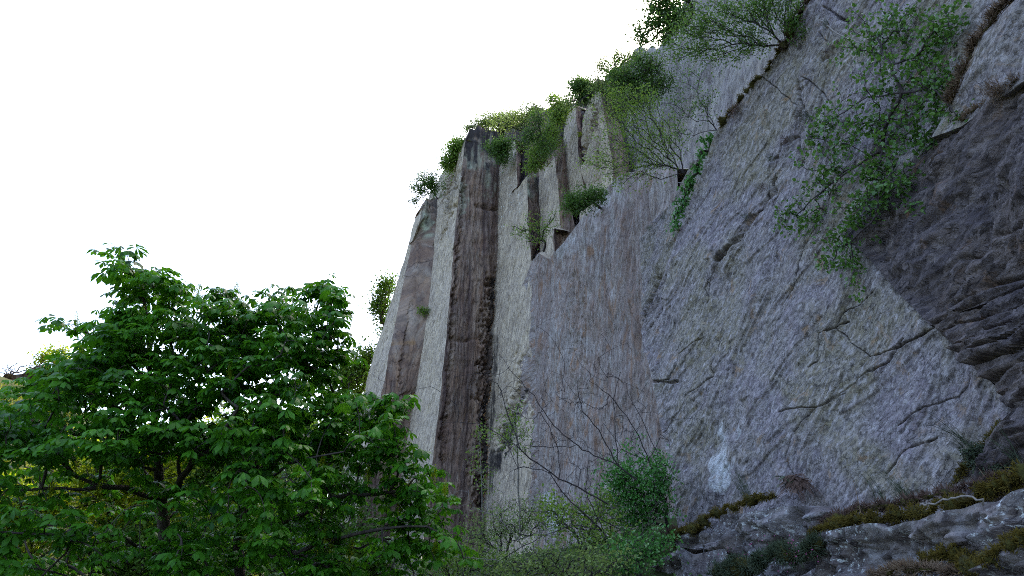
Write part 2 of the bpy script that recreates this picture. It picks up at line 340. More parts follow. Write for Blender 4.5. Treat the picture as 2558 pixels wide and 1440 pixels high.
# --- pale face between the brown buttress and the purple wall, up to the crest
e5 = pl(A1, (1345, 1440), (1343, 1150), (1340, 1000), (1333, 800), (1328, 650), (1322, 600), (1320, 525), (1316, 440))
r = Rock([M_PALE, M_BROWN])
e4b = pl(A1, (1205, 1440), (1215, 1293), (1220, 1239), (1225, 1034), (1231, 960), (1236, 820), (1240, 760), (1242, 657), (1244, 525), (1247, 420))
a = r.face(e4b, e5, marks=[('black', px(A1, (1334, 915), (1322, 945), (1300, 995), (1275, 1040), (1265, 1075), (1255, 1120), (1240, 1160)), .33, 1.0), ('black', px(A1, (1240, 850), (1232, 960), (1225, 1100), (1218, 1250)), .2, .9)], B=None, T= pl(A1, (1262, 388), (1276, 362), (1286, 349), (1290, 400), (1292, 472), (1304, 455)), res=.075, style=st_pale, fade=.3,
           cracks=[(px(A1, (1325, 910), (1310, 960), (1285, 1010), (1270, 1050), (1255, 1120)), 1.0, .30), (px(A1, (1337, 930), (1330, 980), (1300, 1040)), .6, .12), (px(A1, (1296, 866), (1284, 890)), .3, .07), (px(A1, (1330, 960), (1342, 1060), (1335, 1180)), .5, .12)])
A1r = Plane(14.2, .03)
c = r.face(pl(A1, (1292, 474), (1290, 400), (1286, 349)), pl(A1r, (1299, 462), (1304, 400), (1297, 350)), res=.075, style=st_brown, mi=1)
b = r.face(pl(A1, (1328, 650), (1322, 600), (1320, 525), (1316, 438)), pl(A1r, (1333, 640), (1347, 605), (1350, 550), (1341, 432)), res=.075, style=st_brown, mi=1,
           marks=[('algae', px(A1, (1322, 440), (1330, 470)), .5, .9), ('black', px(A1, (1345, 470), (1348, 580)), .4, .9)])
kk = int(np.argmin(np.linalg.norm(a[-1] - A1(1286, 349), axis=1))) + 1
r.skirt(a[-1][:kk], BACK, 0); r.skirt(b[-1], D * 2, 1); r.skirt(c[-1], D * 2, 1); r.skirt(a[:, 0], D * 3, 0)
r.build('rock_slab', 'pale upright slab dotted with white bolts right of the brown buttress', 'rock slab')

# --- stepped pillars above the purple wall
def pillar(lab, plane, plane2, L, R, T, R2, T2=None, dark=1, cr=()):
    r = Rock([M_DARK if dark > 1 else M_PALE, M_BROWN]); a = r.face(pl(plane, *L), pl(plane, *R), None, pl(plane, *T) if T else None, res=.075, style=st_pale, fade=.25, cracks=cr)
    dp = DPlane(plane(*R[-1]) @ D)
    b = r.face(pl(plane, *R), pl(plane2, *R2), None, pl(dp, *T2) if T2 else None, res=.075, style=lambda U, V: st_brown(U, V), mi=1, fade=.25)
    r.skirt(a[-1], N * 1.2, 0); r.skirt(b[-1], D * 1.5, 1); r.skirt(a[:, 0], N * 1.2 + D * .3, 1)
    r.build('rock_pillar', lab, 'rock pillar')
B1 = Plane(14.1, .035); B2 = Plane(14.6, .04); B3 = Plane(15.0, .045)
pillar('narrow pale pillar with brown right side standing on the diagonal ledge', B1, B2, [(1347, 640), (1350, 550), (1345, 470), (1346, 418)], [(1405, 640), (1398, 525), (1393, 450), (1385, 392)],
       [(1352, 412), (1358, 416), (1366, 404), (1374, 408)], [(1450, 640), (1432, 545), (1418, 440), (1405, 342)], [(1390, 372), (1399, 348)])
pillar('dark topped pillar half hidden by bright green bush below the crest', B1, B2, [(1292, 480), (1293, 420), (1300, 372)], [(1316, 450), (1318, 400), (1322, 345)], [(1310, 352)], [(1350, 440), (1350, 400), (1349, 340)], [(1330, 332), (1342, 338)], dark=2)
pillar('black pinnacle of rock on the crest beside bright green bush', B2, B3, [(1300, 400), (1302, 340), (1312, 305)], [(1318, 400), (1320, 340), (1327, 272)], [(1320, 288)], [(1375, 400), (1368, 340), (1362, 282)], [(1335, 264), (1347, 270), (1356, 268)], dark=2)
pillar('tall pale pillar split by a crack under the crest shrubs', B2, B3, [(1405, 520), (1402, 400), (1408, 325), (1422, 268)], [(1470, 520), (1446, 400), (1442, 330), (1437, 266)], [(1430, 262)], [(1475, 520), (1458, 400), (1455, 335), (1447, 268)], [(1442, 264)])
pillar('pale twin pillar with a dark crack rising to the skyline', B2, B3, [(1448, 560), (1452, 400), (1452, 338), (1455, 300), (1472, 250), (1486, 205)], [(1535, 560), (1530, 420), (1524, 366), (1505, 262), (1493, 196)], [(1490, 200)], [(1580, 560), (1570, 400), (1545, 300), (1515, 205)], [(1500, 200), (1508, 206)],
       cr=[(px(B2, (1478, 262), (1484, 300), (1488, 380), (1490, 470)), .5, .10), (px(B2, (1484, 305), (1465, 345), (1450, 400)), .4, .08)])

# --- wall behind the shrubs, up to the skyline at the top right
r = Rock([M_UPPER, M_PURPLE])
P4 = Plane(15.2, .05); P5 = Plane(13.6, .05)
a = r.face(pl(P4, (1440, 700), (1480, 420), (1500, 300), (1512, 190)), pl(P5, (1950, 700), (2000, 300), (2100, 0), (2200, -260)), pl(P4, (1700, 700)),
           pl(P4, (1530, 178), (1556, 160), (1575, 150), (1585, 122), (1600, 114), (1615, 128), (1628, 113), (1644, 128), (1656, 100), (1668, 62), (1690, 40), (1712, 0), (1760, -100), (1850, -200)), res=.075, style=lambda U, V: st_pale(U, V) * 1.8, fade=.5)
r.skirt(a[-1], BACK, 0)
r.build('rock_wall', 'pale upper wall behind shrubs rising to the skyline at top', 'rock wall')

r = Rock([M_DARK])
P6 = Plane(15.5, .085)
a = r.face(pl(P6, (1180, 640), (1185, 420), (1215, 345)), pl(P6, (1540, 640), (1540, 400), (1530, 210)), None, pl(P6, (1250, 322), (1285, 308), (1312, 300), (1332, 290), (1385, 262), (1440, 258), (1480, 225)), res=.12, style=lambda U, V: st_dark(U, V) * 1.5, fade=.5)
r.skirt(a[-1], N * 4, 0); r.build('rock_bank', 'dark broken bank behind the bushes along the crest', 'rock bank')

# --- purple brown wall below the diagonal ledge
r = Rock([M_PURPLE, M_PALE])
a = r.face(pl(AP, (1347, 1440), (1344, 1150), (1341, 1000), (1335, 800), (1330, 652)), pl(AP, (1800, 1440), (1740, 1000), (1700, 700), (1690, 420)), None,
           pl(AP, (1345, 632), (1360, 642), (1372, 648), (1390, 626), (1413, 602), (1437, 568), (1472, 526), (1500, 490), (1514, 472), (1534, 447), (1570, 430), (1620, 425)), res=.06, style=st_purple, fade=.3,
           marks=[('white', px(AP, (1400, 632), (1425, 605)), .35, .5), ('white', px(AP, (1490, 520), (1530, 470)), .4, .4), ('white', px(AP, (1385, 1290), (1375, 1260)), .5, .9)],
           cracks=[(px(AP, (1487, 520), (1494, 545)), .4, .1), (px(AP, (1437, 700), (1440, 850), (1447, 1000)), .15, .2)])
r.skirt(a[-1], N * 2.2 + UP * .25, 1, rough=.4); r.skirt(a[:, 0], D * 2.5 + N * .3, 0)
r.build('rock_wall', 'broad purple brown wall below the diagonal ledge', 'rock wall')
r = Rock([M_PALE, M_BROWN])
Q = Plane(13.55, .03)
a = r.face(pl(Q, (1366, 648), (1366, 610), (1370, 575)), pl(Q, (1386, 640), (1386, 605), (1384, 572)), None, pl(Q, (1377, 566)), res=.06, style=st_pale, fade=.1)
b = r.face(pl(Q, (1386, 640), (1386, 605), (1384, 572)), pl(B1, (1404, 612), (1405, 590), (1402, 575)), res=.06, style=st_brown, mi=1, fade=.1)
r.skirt(a[-1], N * .9, 0); r.skirt(b[-1], N * .6, 1); r.skirt(a[:, 0], N * .8, 1)
r.build('rock_block', 'small pointed block resting in the notch of the diagonal ledge', 'rock block')

# --- grey green slab in the corner between the purple wall and the near slab
r = Rock([M_BLUE])
G = Plane(12.0, .08)
a = r.face(pl(G, (1604, 880), (1600, 790), (1604, 715), (1597, 600), (1640, 545), (1680, 500), (1728, 400)), pl(G, (1760, 880), (1740, 780), (1760, 650), (1790, 500), (1830, 400), (1850, 380), (1880, 300)), res=.05, style=lambda U, V: st_blue(U, V) * 1.2, fade=.3,
           cracks=[(px(G, (1655, 690), (1640, 740), (1607, 820)), .6, .15)])
r.skirt(a[-1], N * 1.8, 0); r.skirt(a[:, 0], N * 1.6, 0)
r.build('rock_slab', 'grey green slab tucked in the corner left of the big near slab', 'rock slab')

# --- the big near slab
L = pl(ANEAR, (1720, 1440), (1692, 1308), (1672, 1180), (1640, 1010), (1618, 900), (1602, 830), (1620, 770), (1655, 688), (1688, 604), (1706, 553), (1726, 492), (1754, 434), (1785, 335), (1815, 290), (1850, 250), (1895, 200), (1925, 165), (1960, 110), (1995, 50), (2030, -10), (2120, -160))
R = pl(ANEAR, (2640, 1440), (2600, 1200), (2553, 1032), (2480, 958), (2400, 880), (2334, 818), (2250, 730), (2180, 650), (2125, 590), (2160, 530), (2260, 440), (2380, 330), (2470, 245), (2570, 160), (2700, 40), (2830, -160))
crk = lambda *p: pl(ANEAR, *p)
r = Rock([M_BLUE])
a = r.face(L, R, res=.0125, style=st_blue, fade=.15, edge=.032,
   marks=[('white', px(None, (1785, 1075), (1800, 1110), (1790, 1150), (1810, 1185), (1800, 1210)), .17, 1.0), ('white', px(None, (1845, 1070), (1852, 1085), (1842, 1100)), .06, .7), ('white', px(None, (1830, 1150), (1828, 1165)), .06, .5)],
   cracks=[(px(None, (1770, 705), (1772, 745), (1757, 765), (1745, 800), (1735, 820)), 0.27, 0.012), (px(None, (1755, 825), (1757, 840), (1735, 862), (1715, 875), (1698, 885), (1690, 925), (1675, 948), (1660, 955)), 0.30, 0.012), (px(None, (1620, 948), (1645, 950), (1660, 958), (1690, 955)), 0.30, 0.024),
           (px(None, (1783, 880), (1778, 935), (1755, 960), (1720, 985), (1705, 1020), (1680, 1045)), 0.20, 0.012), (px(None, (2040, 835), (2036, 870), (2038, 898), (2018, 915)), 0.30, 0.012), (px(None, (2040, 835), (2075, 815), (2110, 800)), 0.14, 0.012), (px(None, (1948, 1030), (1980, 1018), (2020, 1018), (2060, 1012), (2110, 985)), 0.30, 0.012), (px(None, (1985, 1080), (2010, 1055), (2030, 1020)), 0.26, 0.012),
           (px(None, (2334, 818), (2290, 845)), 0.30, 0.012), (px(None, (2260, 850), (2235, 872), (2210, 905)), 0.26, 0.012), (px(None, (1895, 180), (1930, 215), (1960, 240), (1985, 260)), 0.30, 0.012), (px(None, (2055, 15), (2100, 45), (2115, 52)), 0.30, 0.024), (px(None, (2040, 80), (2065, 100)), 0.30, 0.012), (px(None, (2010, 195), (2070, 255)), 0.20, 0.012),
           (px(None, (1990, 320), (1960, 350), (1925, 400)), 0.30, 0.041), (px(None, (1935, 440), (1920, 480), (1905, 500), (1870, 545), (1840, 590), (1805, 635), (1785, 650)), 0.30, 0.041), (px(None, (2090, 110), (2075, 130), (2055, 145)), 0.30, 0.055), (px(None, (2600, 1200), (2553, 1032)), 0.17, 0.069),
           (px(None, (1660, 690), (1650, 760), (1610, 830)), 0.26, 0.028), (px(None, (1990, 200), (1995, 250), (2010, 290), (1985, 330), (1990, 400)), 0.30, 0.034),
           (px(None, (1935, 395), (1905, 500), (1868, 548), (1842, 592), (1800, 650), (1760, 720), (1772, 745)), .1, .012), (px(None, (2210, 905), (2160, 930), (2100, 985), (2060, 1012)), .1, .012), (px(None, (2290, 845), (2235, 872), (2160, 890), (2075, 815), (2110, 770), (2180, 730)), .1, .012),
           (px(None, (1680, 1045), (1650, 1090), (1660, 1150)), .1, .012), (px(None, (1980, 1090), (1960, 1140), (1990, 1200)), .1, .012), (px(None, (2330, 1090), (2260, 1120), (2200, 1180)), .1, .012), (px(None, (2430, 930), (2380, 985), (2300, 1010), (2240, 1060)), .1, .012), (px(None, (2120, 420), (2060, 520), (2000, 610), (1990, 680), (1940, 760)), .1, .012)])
r.skirt(a[:, 0], N * 3.0 - D * .4 + UP * .2, 0, rough=.3); r.skirt(a[-1], BACK, 0)
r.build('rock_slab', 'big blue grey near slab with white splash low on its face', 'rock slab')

# --- dark overhanging block at the right, bedded rock beneath it
OV = Plane(8.55, .06)
r = Rock([M_DARK])
Lb = pl(ANEAR, (2335, 816), (2250, 730), (2180, 650), (2123, 588), (2160, 520), (2270, 425), (2390, 318), (2440, 262))
Rb = pl(OV, (2760, 700), (2790, 560), (2800, 420), (2760, 300), (2720, 200), (2690, 120), (2680, 90), (2680, 60))
a = r.face([p - N * .10 for p in Lb], Rb, pl(Plane(9.2, .10), (2420, 770), (2500, 745), (2600, 740)), pl(Plane(9.0, .10), (2500, 215), (2560, 170)), res=.03, style=st_dark, fade=.12, edge=.02,
           cracks=[(px(Plane(8.8, .06), (2380, 760), (2480, 700), (2560, 690)), .3, .06), (px(Plane(8.8, .06), (2400, 640), (2460, 620), (2540, 560)), .25, .05)])
r.skirt(a[0], N * 2.2, 0, rough=.2); r.skirt(a[-1], N * 2.5, 0, rough=.2); r.skirt(a[:, 0], N * .6, 0, rows=4, rough=.02); r.skirt(a[:, -1], -D * 9, 0, rows=40, rough=.3)
r.build('rock_overhang', 'dark brown stained overhanging block at the right above bedded rock', 'rock overhang')
r = Rock([M_DARK])
S1 = Plane(9.2, .12); S2 = Plane(8.7, .09)
a = r.face(pl(S1, (2680, 1250), (2545, 1050), (2480, 955), (2400, 878), (2320, 800)), pl(S2, (2900, 1150), (2850, 1000), (2850, 900), (2840, 800), (2800, 650)), None, pl(S1, (2440, 730), (2600, 690)), res=.028, style=st_strata, fade=.08, edge=.02)
r.skirt(a[:, 0], N * 1.0, 0, rows=4); r.skirt(a[:, -1], -D * 9, 0, rows=40, rough=.3)
r.build('rock_strata', 'black shadowed layers of bedded rock under the dark overhang', 'rock strata')

# --- lighter slab at the top right corner above the dry grass ledge
r = Rock([M_BLUE])
TR = Plane(8.9, .12)
a = r.face(pl(TR, (2330, 345), (2372, 262), (2410, 180), (2455, 90), (2530, 5), (2640, -120)), pl(TR, (2560, 205), (2700, 130), (2800, 60), (2850, 20), (2900, -40), (3000, -150)), pl(TR, (2400, 318), (2480, 255)), None, res=.028, style=lambda U, V: st_blue(U, V) * 1.2, fade=.2)
r.skirt(a[:, -1], -D * 9, 0, rows=40, rough=.3); r.skirt(a[:, 0], N * 1.2, 0, rows=5); r.skirt(a[0], N * 1.2, 0, rows=5); r.skirt(a[-1], N * 2, 0)
r.build('rock_slab', 'light grey slab at the top right corner above dry grass', 'rock slab')

# --- lower ledges: lichen spotted rocks that step out towards us
def ledge(lab, plane, Lp, Rp, Tp, back, mat=M_LEDGE, Bp=None, am=1.0):
    r = Rock([mat]); a = r.face(pl(plane, *Lp), pl(plane, *Rp), pl(plane, *Bp) if Bp else None, pl(plane, *Tp), res=.025, style=lambda U, V: st_ledge(U, V) * am, fade=.2, edge=.12)
    r.skirt(a[-1], N * back + UP * .12, 0, rough=.12, rows=14); r.skirt(a[:, 0], N * 1.2 + D * .4, 0, rough=.1, rows=10); r.skirt(a[0], UP * -3.5 - N * .4, 0, rough=.3, rows=40); r.skirt(a[:, -1], N * .6 - D * (7 if Rp[0][0] > 2500 else .6), 0, rough=.2, rows=24)
    r.build('rock_ledge', lab, 'rock ledge'); return a
LD1 = Plane(8.7, .05); LD2 = Plane(7.9, .03); LD3 = Plane(7.0, .0); LD0 = Plane(8.95, .1)
ledge('lichen spotted ledge rock under the mossy bank left of the dead fern', LD1, [(1660, 1560), (1680, 1440), (1688, 1345)], [(2190, 1560), (2160, 1400), (2120, 1268)], [(1720, 1332), (1775, 1325), (1800, 1285), (1870, 1280), (1895, 1268), (1950, 1262), (2010, 1262), (2070, 1275)], 1.6)
ledge('long grey ledge rock speckled with lichen under the mossy shelf', LD2, [(2000, 1560), (2030, 1440), (2040, 1345)], [(2720, 1500), (2680, 1300), (2660, 1180)], [(2100, 1325), (2200, 1318), (2300, 1290), (2400, 1270), (2480, 1245), (2560, 1210)], 1.9)
ledge('purple grey rock at the bottom right corner', LD3, [(2330, 1600), (2380, 1500), (2400, 1440)], [(2800, 1560), (2760, 1400), (2720, 1290)], [(2440, 1412), (2500, 1375), (2560, 1345), (2640, 1310)], 1.2)
ledge('dark purple rock right of the tufted clump', LD0, [(2400, 1300), (2420, 1180), (2450, 1090), (2500, 1050)], [(2800, 1300), (2760, 1180), (2720, 1060), (2700, 960)], [(2540, 1020), (2600, 990)], 1.0, M_DARK)
ledge('low dark rock at the foot of the slab beside the undergrowth', Plane(8.1, .05), [(1540, 1580), (1570, 1470), (1590, 1425)], [(1770, 1580), (1720, 1460), (1700, 1360)], [(1640, 1408), (1680, 1375)], 1.3)

# --- ground: one sheet, rising to the foot of the wall and to the hill on the far left
def ground_z(n, d):
    z = (3.0 * sstep(2.0, 9.5, n) + 1.2 * sstep(10, 14, n)) * sstep(60, 25, d) * sstep(7.5, 13.5, d)
    hx = (n + 34) / np.where(n > -34, 21.0, 60.0); z = z + 23.0 * np.exp(-hx * hx / 2) * sstep(30, 92, d)
    z = z + 8 * sstep(60, 120, d) + 7 * np.exp(-((d - 78) / 16) ** 2) * sstep(14, 2, n) * sstep(-25, -5, n)
    return z + .35 * fbm(n / 6, d / 6, 3, 91) + .8 * fbm(n / 20, d / 20, 3, 92) * sstep(20, 50, d) + 2.0 * ridge(n / 9, d / 9, 3, 93) * np.exp(-((d - 92) / 8) ** 2) * sstep(-4, -14, n)
nn_ = np.r_[np.linspace(-900, -110, 14), np.linspace(-100, 16, 150), np.linspace(22, 900, 14)]; dd_ = np.r_[np.linspace(-300, -12, 6), np.linspace(-8, 140, 180), np.linspace(150, 1500, 14)]
gn, gd = np.meshgrid(nn_, dd_); gz = ground_z(gn, gd)
GP = gn[..., None] * N + gd[..., None] * D + gz[..., None] * UP
M_SOIL = plain_mat('soil_and_grass', (.016, .024, .006), (.040, .046, .012), .7, .95, .05)
i = np.arange(gn.size).reshape(gn.shape)
me = make_mesh('ground', GP.reshape(-1, 3), np.stack([i[:-1, :-1], i[:-1, 1:], i[1:, 1:], i[1:, :-1]], -1).reshape(-1, 4), None, [M_SOIL])
tag(link('ground', me), 'uneven earth at the foot of the cliff rising to a far hill', 'ground', None, 'structure')

# the hill the quarry was cut into: solid ground behind the rock faces
M_BACK = plain_mat('hill_rock', (.10, .09, .08), (.16, .14, .12), .4, .95, .1)
def hill_body(n0, d0, d1, ztop, name, label):
    dd = np.linspace(d0, d1, 60); prof = [(n0, -2), (n0, ztop * .5), (n0 + .5, ztop), (n0 + 6, ztop + 2.5), (n0 + 40, ztop + 6), (n0 + 160, ztop + 2), (n0 + 160, -2)]
    P = np.array([[ND(n + .5 * perlin(d / 3, z / 3, None, 6), d, z + .5 * perlin(d / 4, n / 4, None, 7)) for d in dd] for n, z in prof]); h, w = P.shape[:2]; i = np.arange(h * w).reshape(h, w)
    F = np.stack([i[:-1, :-1], i[:-1, 1:], i[1:, 1:], i[1:, :-1]], -1).reshape(-1, 4)
    tag(link(name, make_mesh(name, P.reshape(-1, 3), F, None, [M_BACK])), label, 'hill', None, 'structure')
hill_body(17.3, -60, 45, 24.0, 'hill', 'wooded hill into which the cliff is cut')
hill_body(13.0, -60, 13.5, 10.0, 'hill', 'lower shoulder of the hill behind the near slab')

# ------------------------------------------------------------------ plants: branch skeletons, tubes, leaves
class Skel:
    def __init__(s, root, seed=1): s.p = [np.array(root, float)]; s.par = [-1]; s.pl = [0.0]; s.br = []; s.rng = np.random.default_rng(seed); s.tips = []
    def add(s, j, q): s.p.append(np.array(q, float)); s.par.append(j); s.pl.append(s.pl[j] + np.linalg.norm(s.p[-1] - s.p[j])); return len(s.p) - 1
    def path(s, pts, sub=3, wob=.0):               # a limb through given points; joins the skeleton at the node nearest its first point
        pts = np.asarray(pts, float); j = s.near(pts[0], 0); c = [j]
        q = resample(pts, (len(pts) - 1) * sub + 1)
        st = 1 if np.linalg.norm(q[0] - s.p[j]) < .05 else 0
        for x in q[st:]:
            j = s.add(j, x + s.rng.normal(0, wob, 3)); c.append(j)
        s.br.append(c); return c
    def near(s, t, w):
        P = np.asarray(s.p); return int(np.argmin(np.linalg.norm(P - t, axis=1) + w * np.asarray(s.pl)))
    def grow(s, tips, w=.3, k=5, arch=.12, jit=.04):
        tips = sorted(tips, key=lambda t: np.linalg.norm(t - s.p[s.near(t, 0)]))
        for t in tips:
            j = s.near(t, w); a = s.p[j]; v = t - a; L = np.linalg.norm(v); c = [j]; n = max(2, min(k, int(L / .04) + 2))
            cur = s.rng.normal(0, 1, 3) * jit * L + UP * arch * L
            for i in range(1, n + 1):
                f = i / n; j = s.add(j, a + v * f + cur * 4 * f * (1 - f)); c.append(j)
            s.br.append(c); s.tips.append(c)
    def radii(s, r0, p=.42, rmax=1):
        cnt = np.zeros(len(s.p))
        for c in s.br: cnt[c[-1]] += 1
        for j in range(len(s.p) - 1, 0, -1): cnt[s.par[j]] += cnt[j]
        return np.minimum(rmax, r0 * np.maximum(cnt, 1) ** p)
    def tubes(s, r0, p=.42, sides=4, rmax=1, taper=.35):
        R = s.radii(r0, p, rmax); V = []; F = []; n = 0; P = np.asarray(s.p); ca = np.arange(sides) * 2 * math.pi / sides
        for c in s.br:
            q = P[c]; 
            if len(q) < 2: continue
            r = R[c].copy(); r[0] = min(r[0], r[1] * 1.15); r[-1] *= taper if R[c[-1]] <= r0 * 1.01 else 1
            t = np.gradient(q, axis=0); t /= np.linalg.norm(t, axis=1)[:, None] + 1e-9
            a = np.cross(t, (.31, .2, .93)); a /= np.linalg.norm(a, axis=1)[:, None] + 1e-9; b = np.cross(t, a)
            V.append((q[:, None] + r[:, None, None] * (a[:, None] * np.cos(ca)[None, :, None] + b[:, None] * np.sin(ca)[None, :, None])).reshape(-1, 3))
            i = np.arange(len(q) * sides).reshape(len(q), sides) + n; i2 = np.roll(i, -1, axis=1)
            F.append(np.stack([i[:-1], i2[:-1], i2[1:], i[1:]], -1).reshape(-1, 4)); n += len(q) * sides
        return np.concatenate(V), np.concatenate(F)

T_DIA = (np.array([(0, 0, 0), (.45, -.5, .06), (1, 0, -.04), (.45, .5, .06)]), np.zeros((0, 4), int), np.array([(0, 1, 2), (0, 2, 3)]))
T_OVAL = (np.array([(0, 0, 0), (.28, -.42, .05), (.28, 0, 0), (.28, .42, .05), (.65, -.42, .03), (.65, 0, -.03), (.65, .42, .03), (1, 0, -.12)]),
          np.array([(1, 4, 5, 2), (2, 5, 6, 3)]), np.array([(0, 1, 2), (0, 2, 3), (4, 7, 5), (5, 7, 6)]))
T_CHEST = (np.array([(0, 0, 0), (.38, -.28, .03), (.38, 0, .02), (.38, .28, .03), (.72, -.5, -.06), (.72, 0, -.07), (.72, .5, -.06), (1, 0, -.24)]),
           np.array([(1, 4, 5, 2), (2, 5, 6, 3)]), np.array([(0, 1, 2), (0, 2, 3), (4, 7, 5), (5, 7, 6)]))
T_BLADE = (np.array([(0, -.5, 0), (0, .5, 0), (.35, -.42, .1), (.35, .42, .1), (.7, -.3, .08), (.7, .3, .08), (1, 0, -.06)]), np.array([(0, 2, 3, 1), (2, 4, 5, 3)]), np.array([(4, 6, 5)]))
def unit(a): a = np.asarray(a, float); return a / (np.linalg.norm(a, axis=-1, keepdims=True) + 1e-9)
def leaves(pos, d, nrm, L, W, T):
    d = unit(d); sd = unit(np.cross(nrm, d)); nr = np.cross(d, sd); t, f4, f3 = T; n, k = len(pos), len(t)
    L = np.broadcast_to(np.asarray(L, float), (n,)); W = np.broadcast_to(np.asarray(W, float), (n,))
    V = pos[:, None] + d[:, None] * (t[None, :, 0] * L[:, None])[..., None] + sd[:, None] * (t[None, :, 1] * W[:, None])[..., None] + nr[:, None] * (t[None, :, 2] * L[:, None])[..., None]
    o = (np.arange(n) * k)[:, None, None]
    return V.reshape(-1, 3), (f4[None] + o).reshape(-1, 4), (f3[None] + o).reshape(-1, 3)
def leaf_mesh(name, parts, mat, loc):
    V, A, B, n = [], [], [], 0
    for v, f4, f3 in parts: V.append(v); A.append(f4 + n); B.append(f3 + n); n += len(v)
    return make_mesh(name, np.concatenate(V) - loc, np.concatenate(A), np.concatenate(B), [mat], smooth=True)
def thing(name, label, cat, loc, group=None):
    o = bpy.data.objects.new(name, None); o.empty_display_size = .2; scene.collection.objects.link(o); o.location = loc
    return tag(o, label, cat, group)
def tip_leaves(sk, rng, per, L, W, T, sig, back=3, drop=0.0, upn=1.0):
    pos = []; d = []
    P = np.asarray(sk.p)
    for c in sk.tips:
        k = min(back, len(c) - 1); q = P[c[-k - 1:]]; f = rng.random(per) ** .7 * k; i = np.minimum(f.astype(int), k - 1); fr = (f - i)[:, None]
        pos.append(q[i] * (1 - fr) + q[i + 1] * fr + rng.normal(0, sig, (per, 3))); d.append(np.repeat(unit(q[-1] - q[0])[None], per, 0))
    pos = np.concatenate(pos); d = np.concatenate(d) * .5 + rng.normal(0, .7, pos.shape) - UP * drop
    nr = rng.normal(0, .55, pos.shape) + UP * upn; s = rng.uniform(.65, 1.25, len(pos))
    return leaves(pos, d, nr, L * s, W * s, T)
def ellipsoid(rng, n, c, rx, ry, rz, shell=.5):
    v = rng.normal(0, .52, (n, 3)); v = v * np.minimum(1, 1.55 / (np.linalg.norm(v, axis=1, keepdims=True) + 1e-6)); return c + v * np.array([rx, ry, rz])

M_BARK = plain_mat('grey_brown_bark', (.035, .028, .025), (.075, .06, .055), 14, .9, .01, sz=.3)
M_TWIG = plain_mat('dark_twig_bark', (.03, .024, .026), (.06, .048, .048), 20, .9, 0)
M_PTWIG = plain_mat('pale_twig_bark', (.16, .14, .13), (.26, .23, .21), 20, .9, 0)
M_CHEST = leaf_mat('chestnut_leaf', (.007, .046, .005), (.052, .175, .009), .38, (.15, .42, .01), .45, .2)
M_BUSH = leaf_mat('bush_leaf', (.04, .09, .022), (.075, .14, .03), .4, (.18, .34, .04), .5, .3)
M_GREY = leaf_mat('grey_green_leaf', (.085, .135, .032), (.155, .215, .055), .35, None, .6, .25)
M_BRIGHT = leaf_mat('bright_leaf', (.08, .15, .022), (.14, .22, .035), .45, (.26, .42, .05), .5, .35)
M_HOLLY = leaf_mat('dark_leaf', (.035, .12, .026), (.07, .20, .038), .32, None, .38, .4)
M_HILL = leaf_mat('hill_scrub_leaf', (.045, .065, .006), (.12, .13, .012), .25, None, .7, .1)
M_CREEP = leaf_mat('creeper_leaf', (.034, .085, .022), (.08, .165, .034), .34, (.2, .42, .03), .36, .5)
M_FAR = leaf_mat('far_tree_leaf', (.03, .07, .010), (.06, .12, .014), .35, (.12, .24, .01), .6, .15)
M_YELLOW = leaf_mat('yellow_green_leaf', (.10, .16, .006), (.17, .22, .008), .45, (.38, .45, .01), .6, .2)
M_DRY = leaf_mat('dry_grass', (.09, .06, .042), (.20, .14, .095), .2, None, .8, .15)
M_DEAD = leaf_mat('dead_heather', (.07, .045, .04), (.11, .07, .055), .15, None, .85, .1)
M_SEDGE = leaf_mat('sedge', (.035, .05, .03), (.06, .08, .045), .2, None, .6, .3)
M_MOSS = leaf_mat('moss', (.035, .025, .010), (.115, .088, .018), .2, None, .9, .1)
M_PINK = leaf_mat('pink_flower', (.4, .06, .22), (.5, .1, .3), .3, None, .7, .1)
M_MOSSB = plain_mat('moss_cushion', (.030, .026, .012), (.07, .065, .014), 9, .95, .05)

def on(plane, u, v, off=0.0): return at(u, v, plane.t(u, v) - off)
def shrub(name, label, base, lobes, mat=M_BUSH, per=14, L=.06, W=.034, T=T_DIA, sig=.07, r0=.006, w=.35, arch=.05, smat=M_TWIG, cat='shrub', group=None, seed=1, paths=(), depth=.8, k=5, drop=.1, back=3, p=.42, shell=.4, extra=None, sides=4, jit=.06, stems='stems'):
    """base: 3-D root. lobes: (u, v, ru, rv, t, tips): where the photo shows a clump, its reach in photo pixels, its distance."""
    rng = np.random.default_rng(seed); base = np.asarray(base, float); sk = Skel(base, seed)
    for q in paths: sk.path(q, 3, .01)
    tips = []
    for (u, v, ru, rv, t, n) in lobes:
        c = at(u, v, t); rx, rz = ru * t / FPX, rv * t / FPX
        tips += list(ellipsoid(rng, n, c, rx, max(rx, rz) * depth, rz, shell))
    sk.grow(tips, w, k, arch, jit)
    root = thing(name, label, cat, base, group)
    V, F = sk.tubes(r0, p, sides); link(stems, make_mesh(stems, V - base, F, None, [smat]), root)
    if per:
        parts = [tip_leaves(sk, rng, per, L, W, T, sig, back, drop)]
        if extra: parts += extra(sk, rng)
        link('foliage', leaf_mesh('foliage', parts, mat, base), root)
    return root

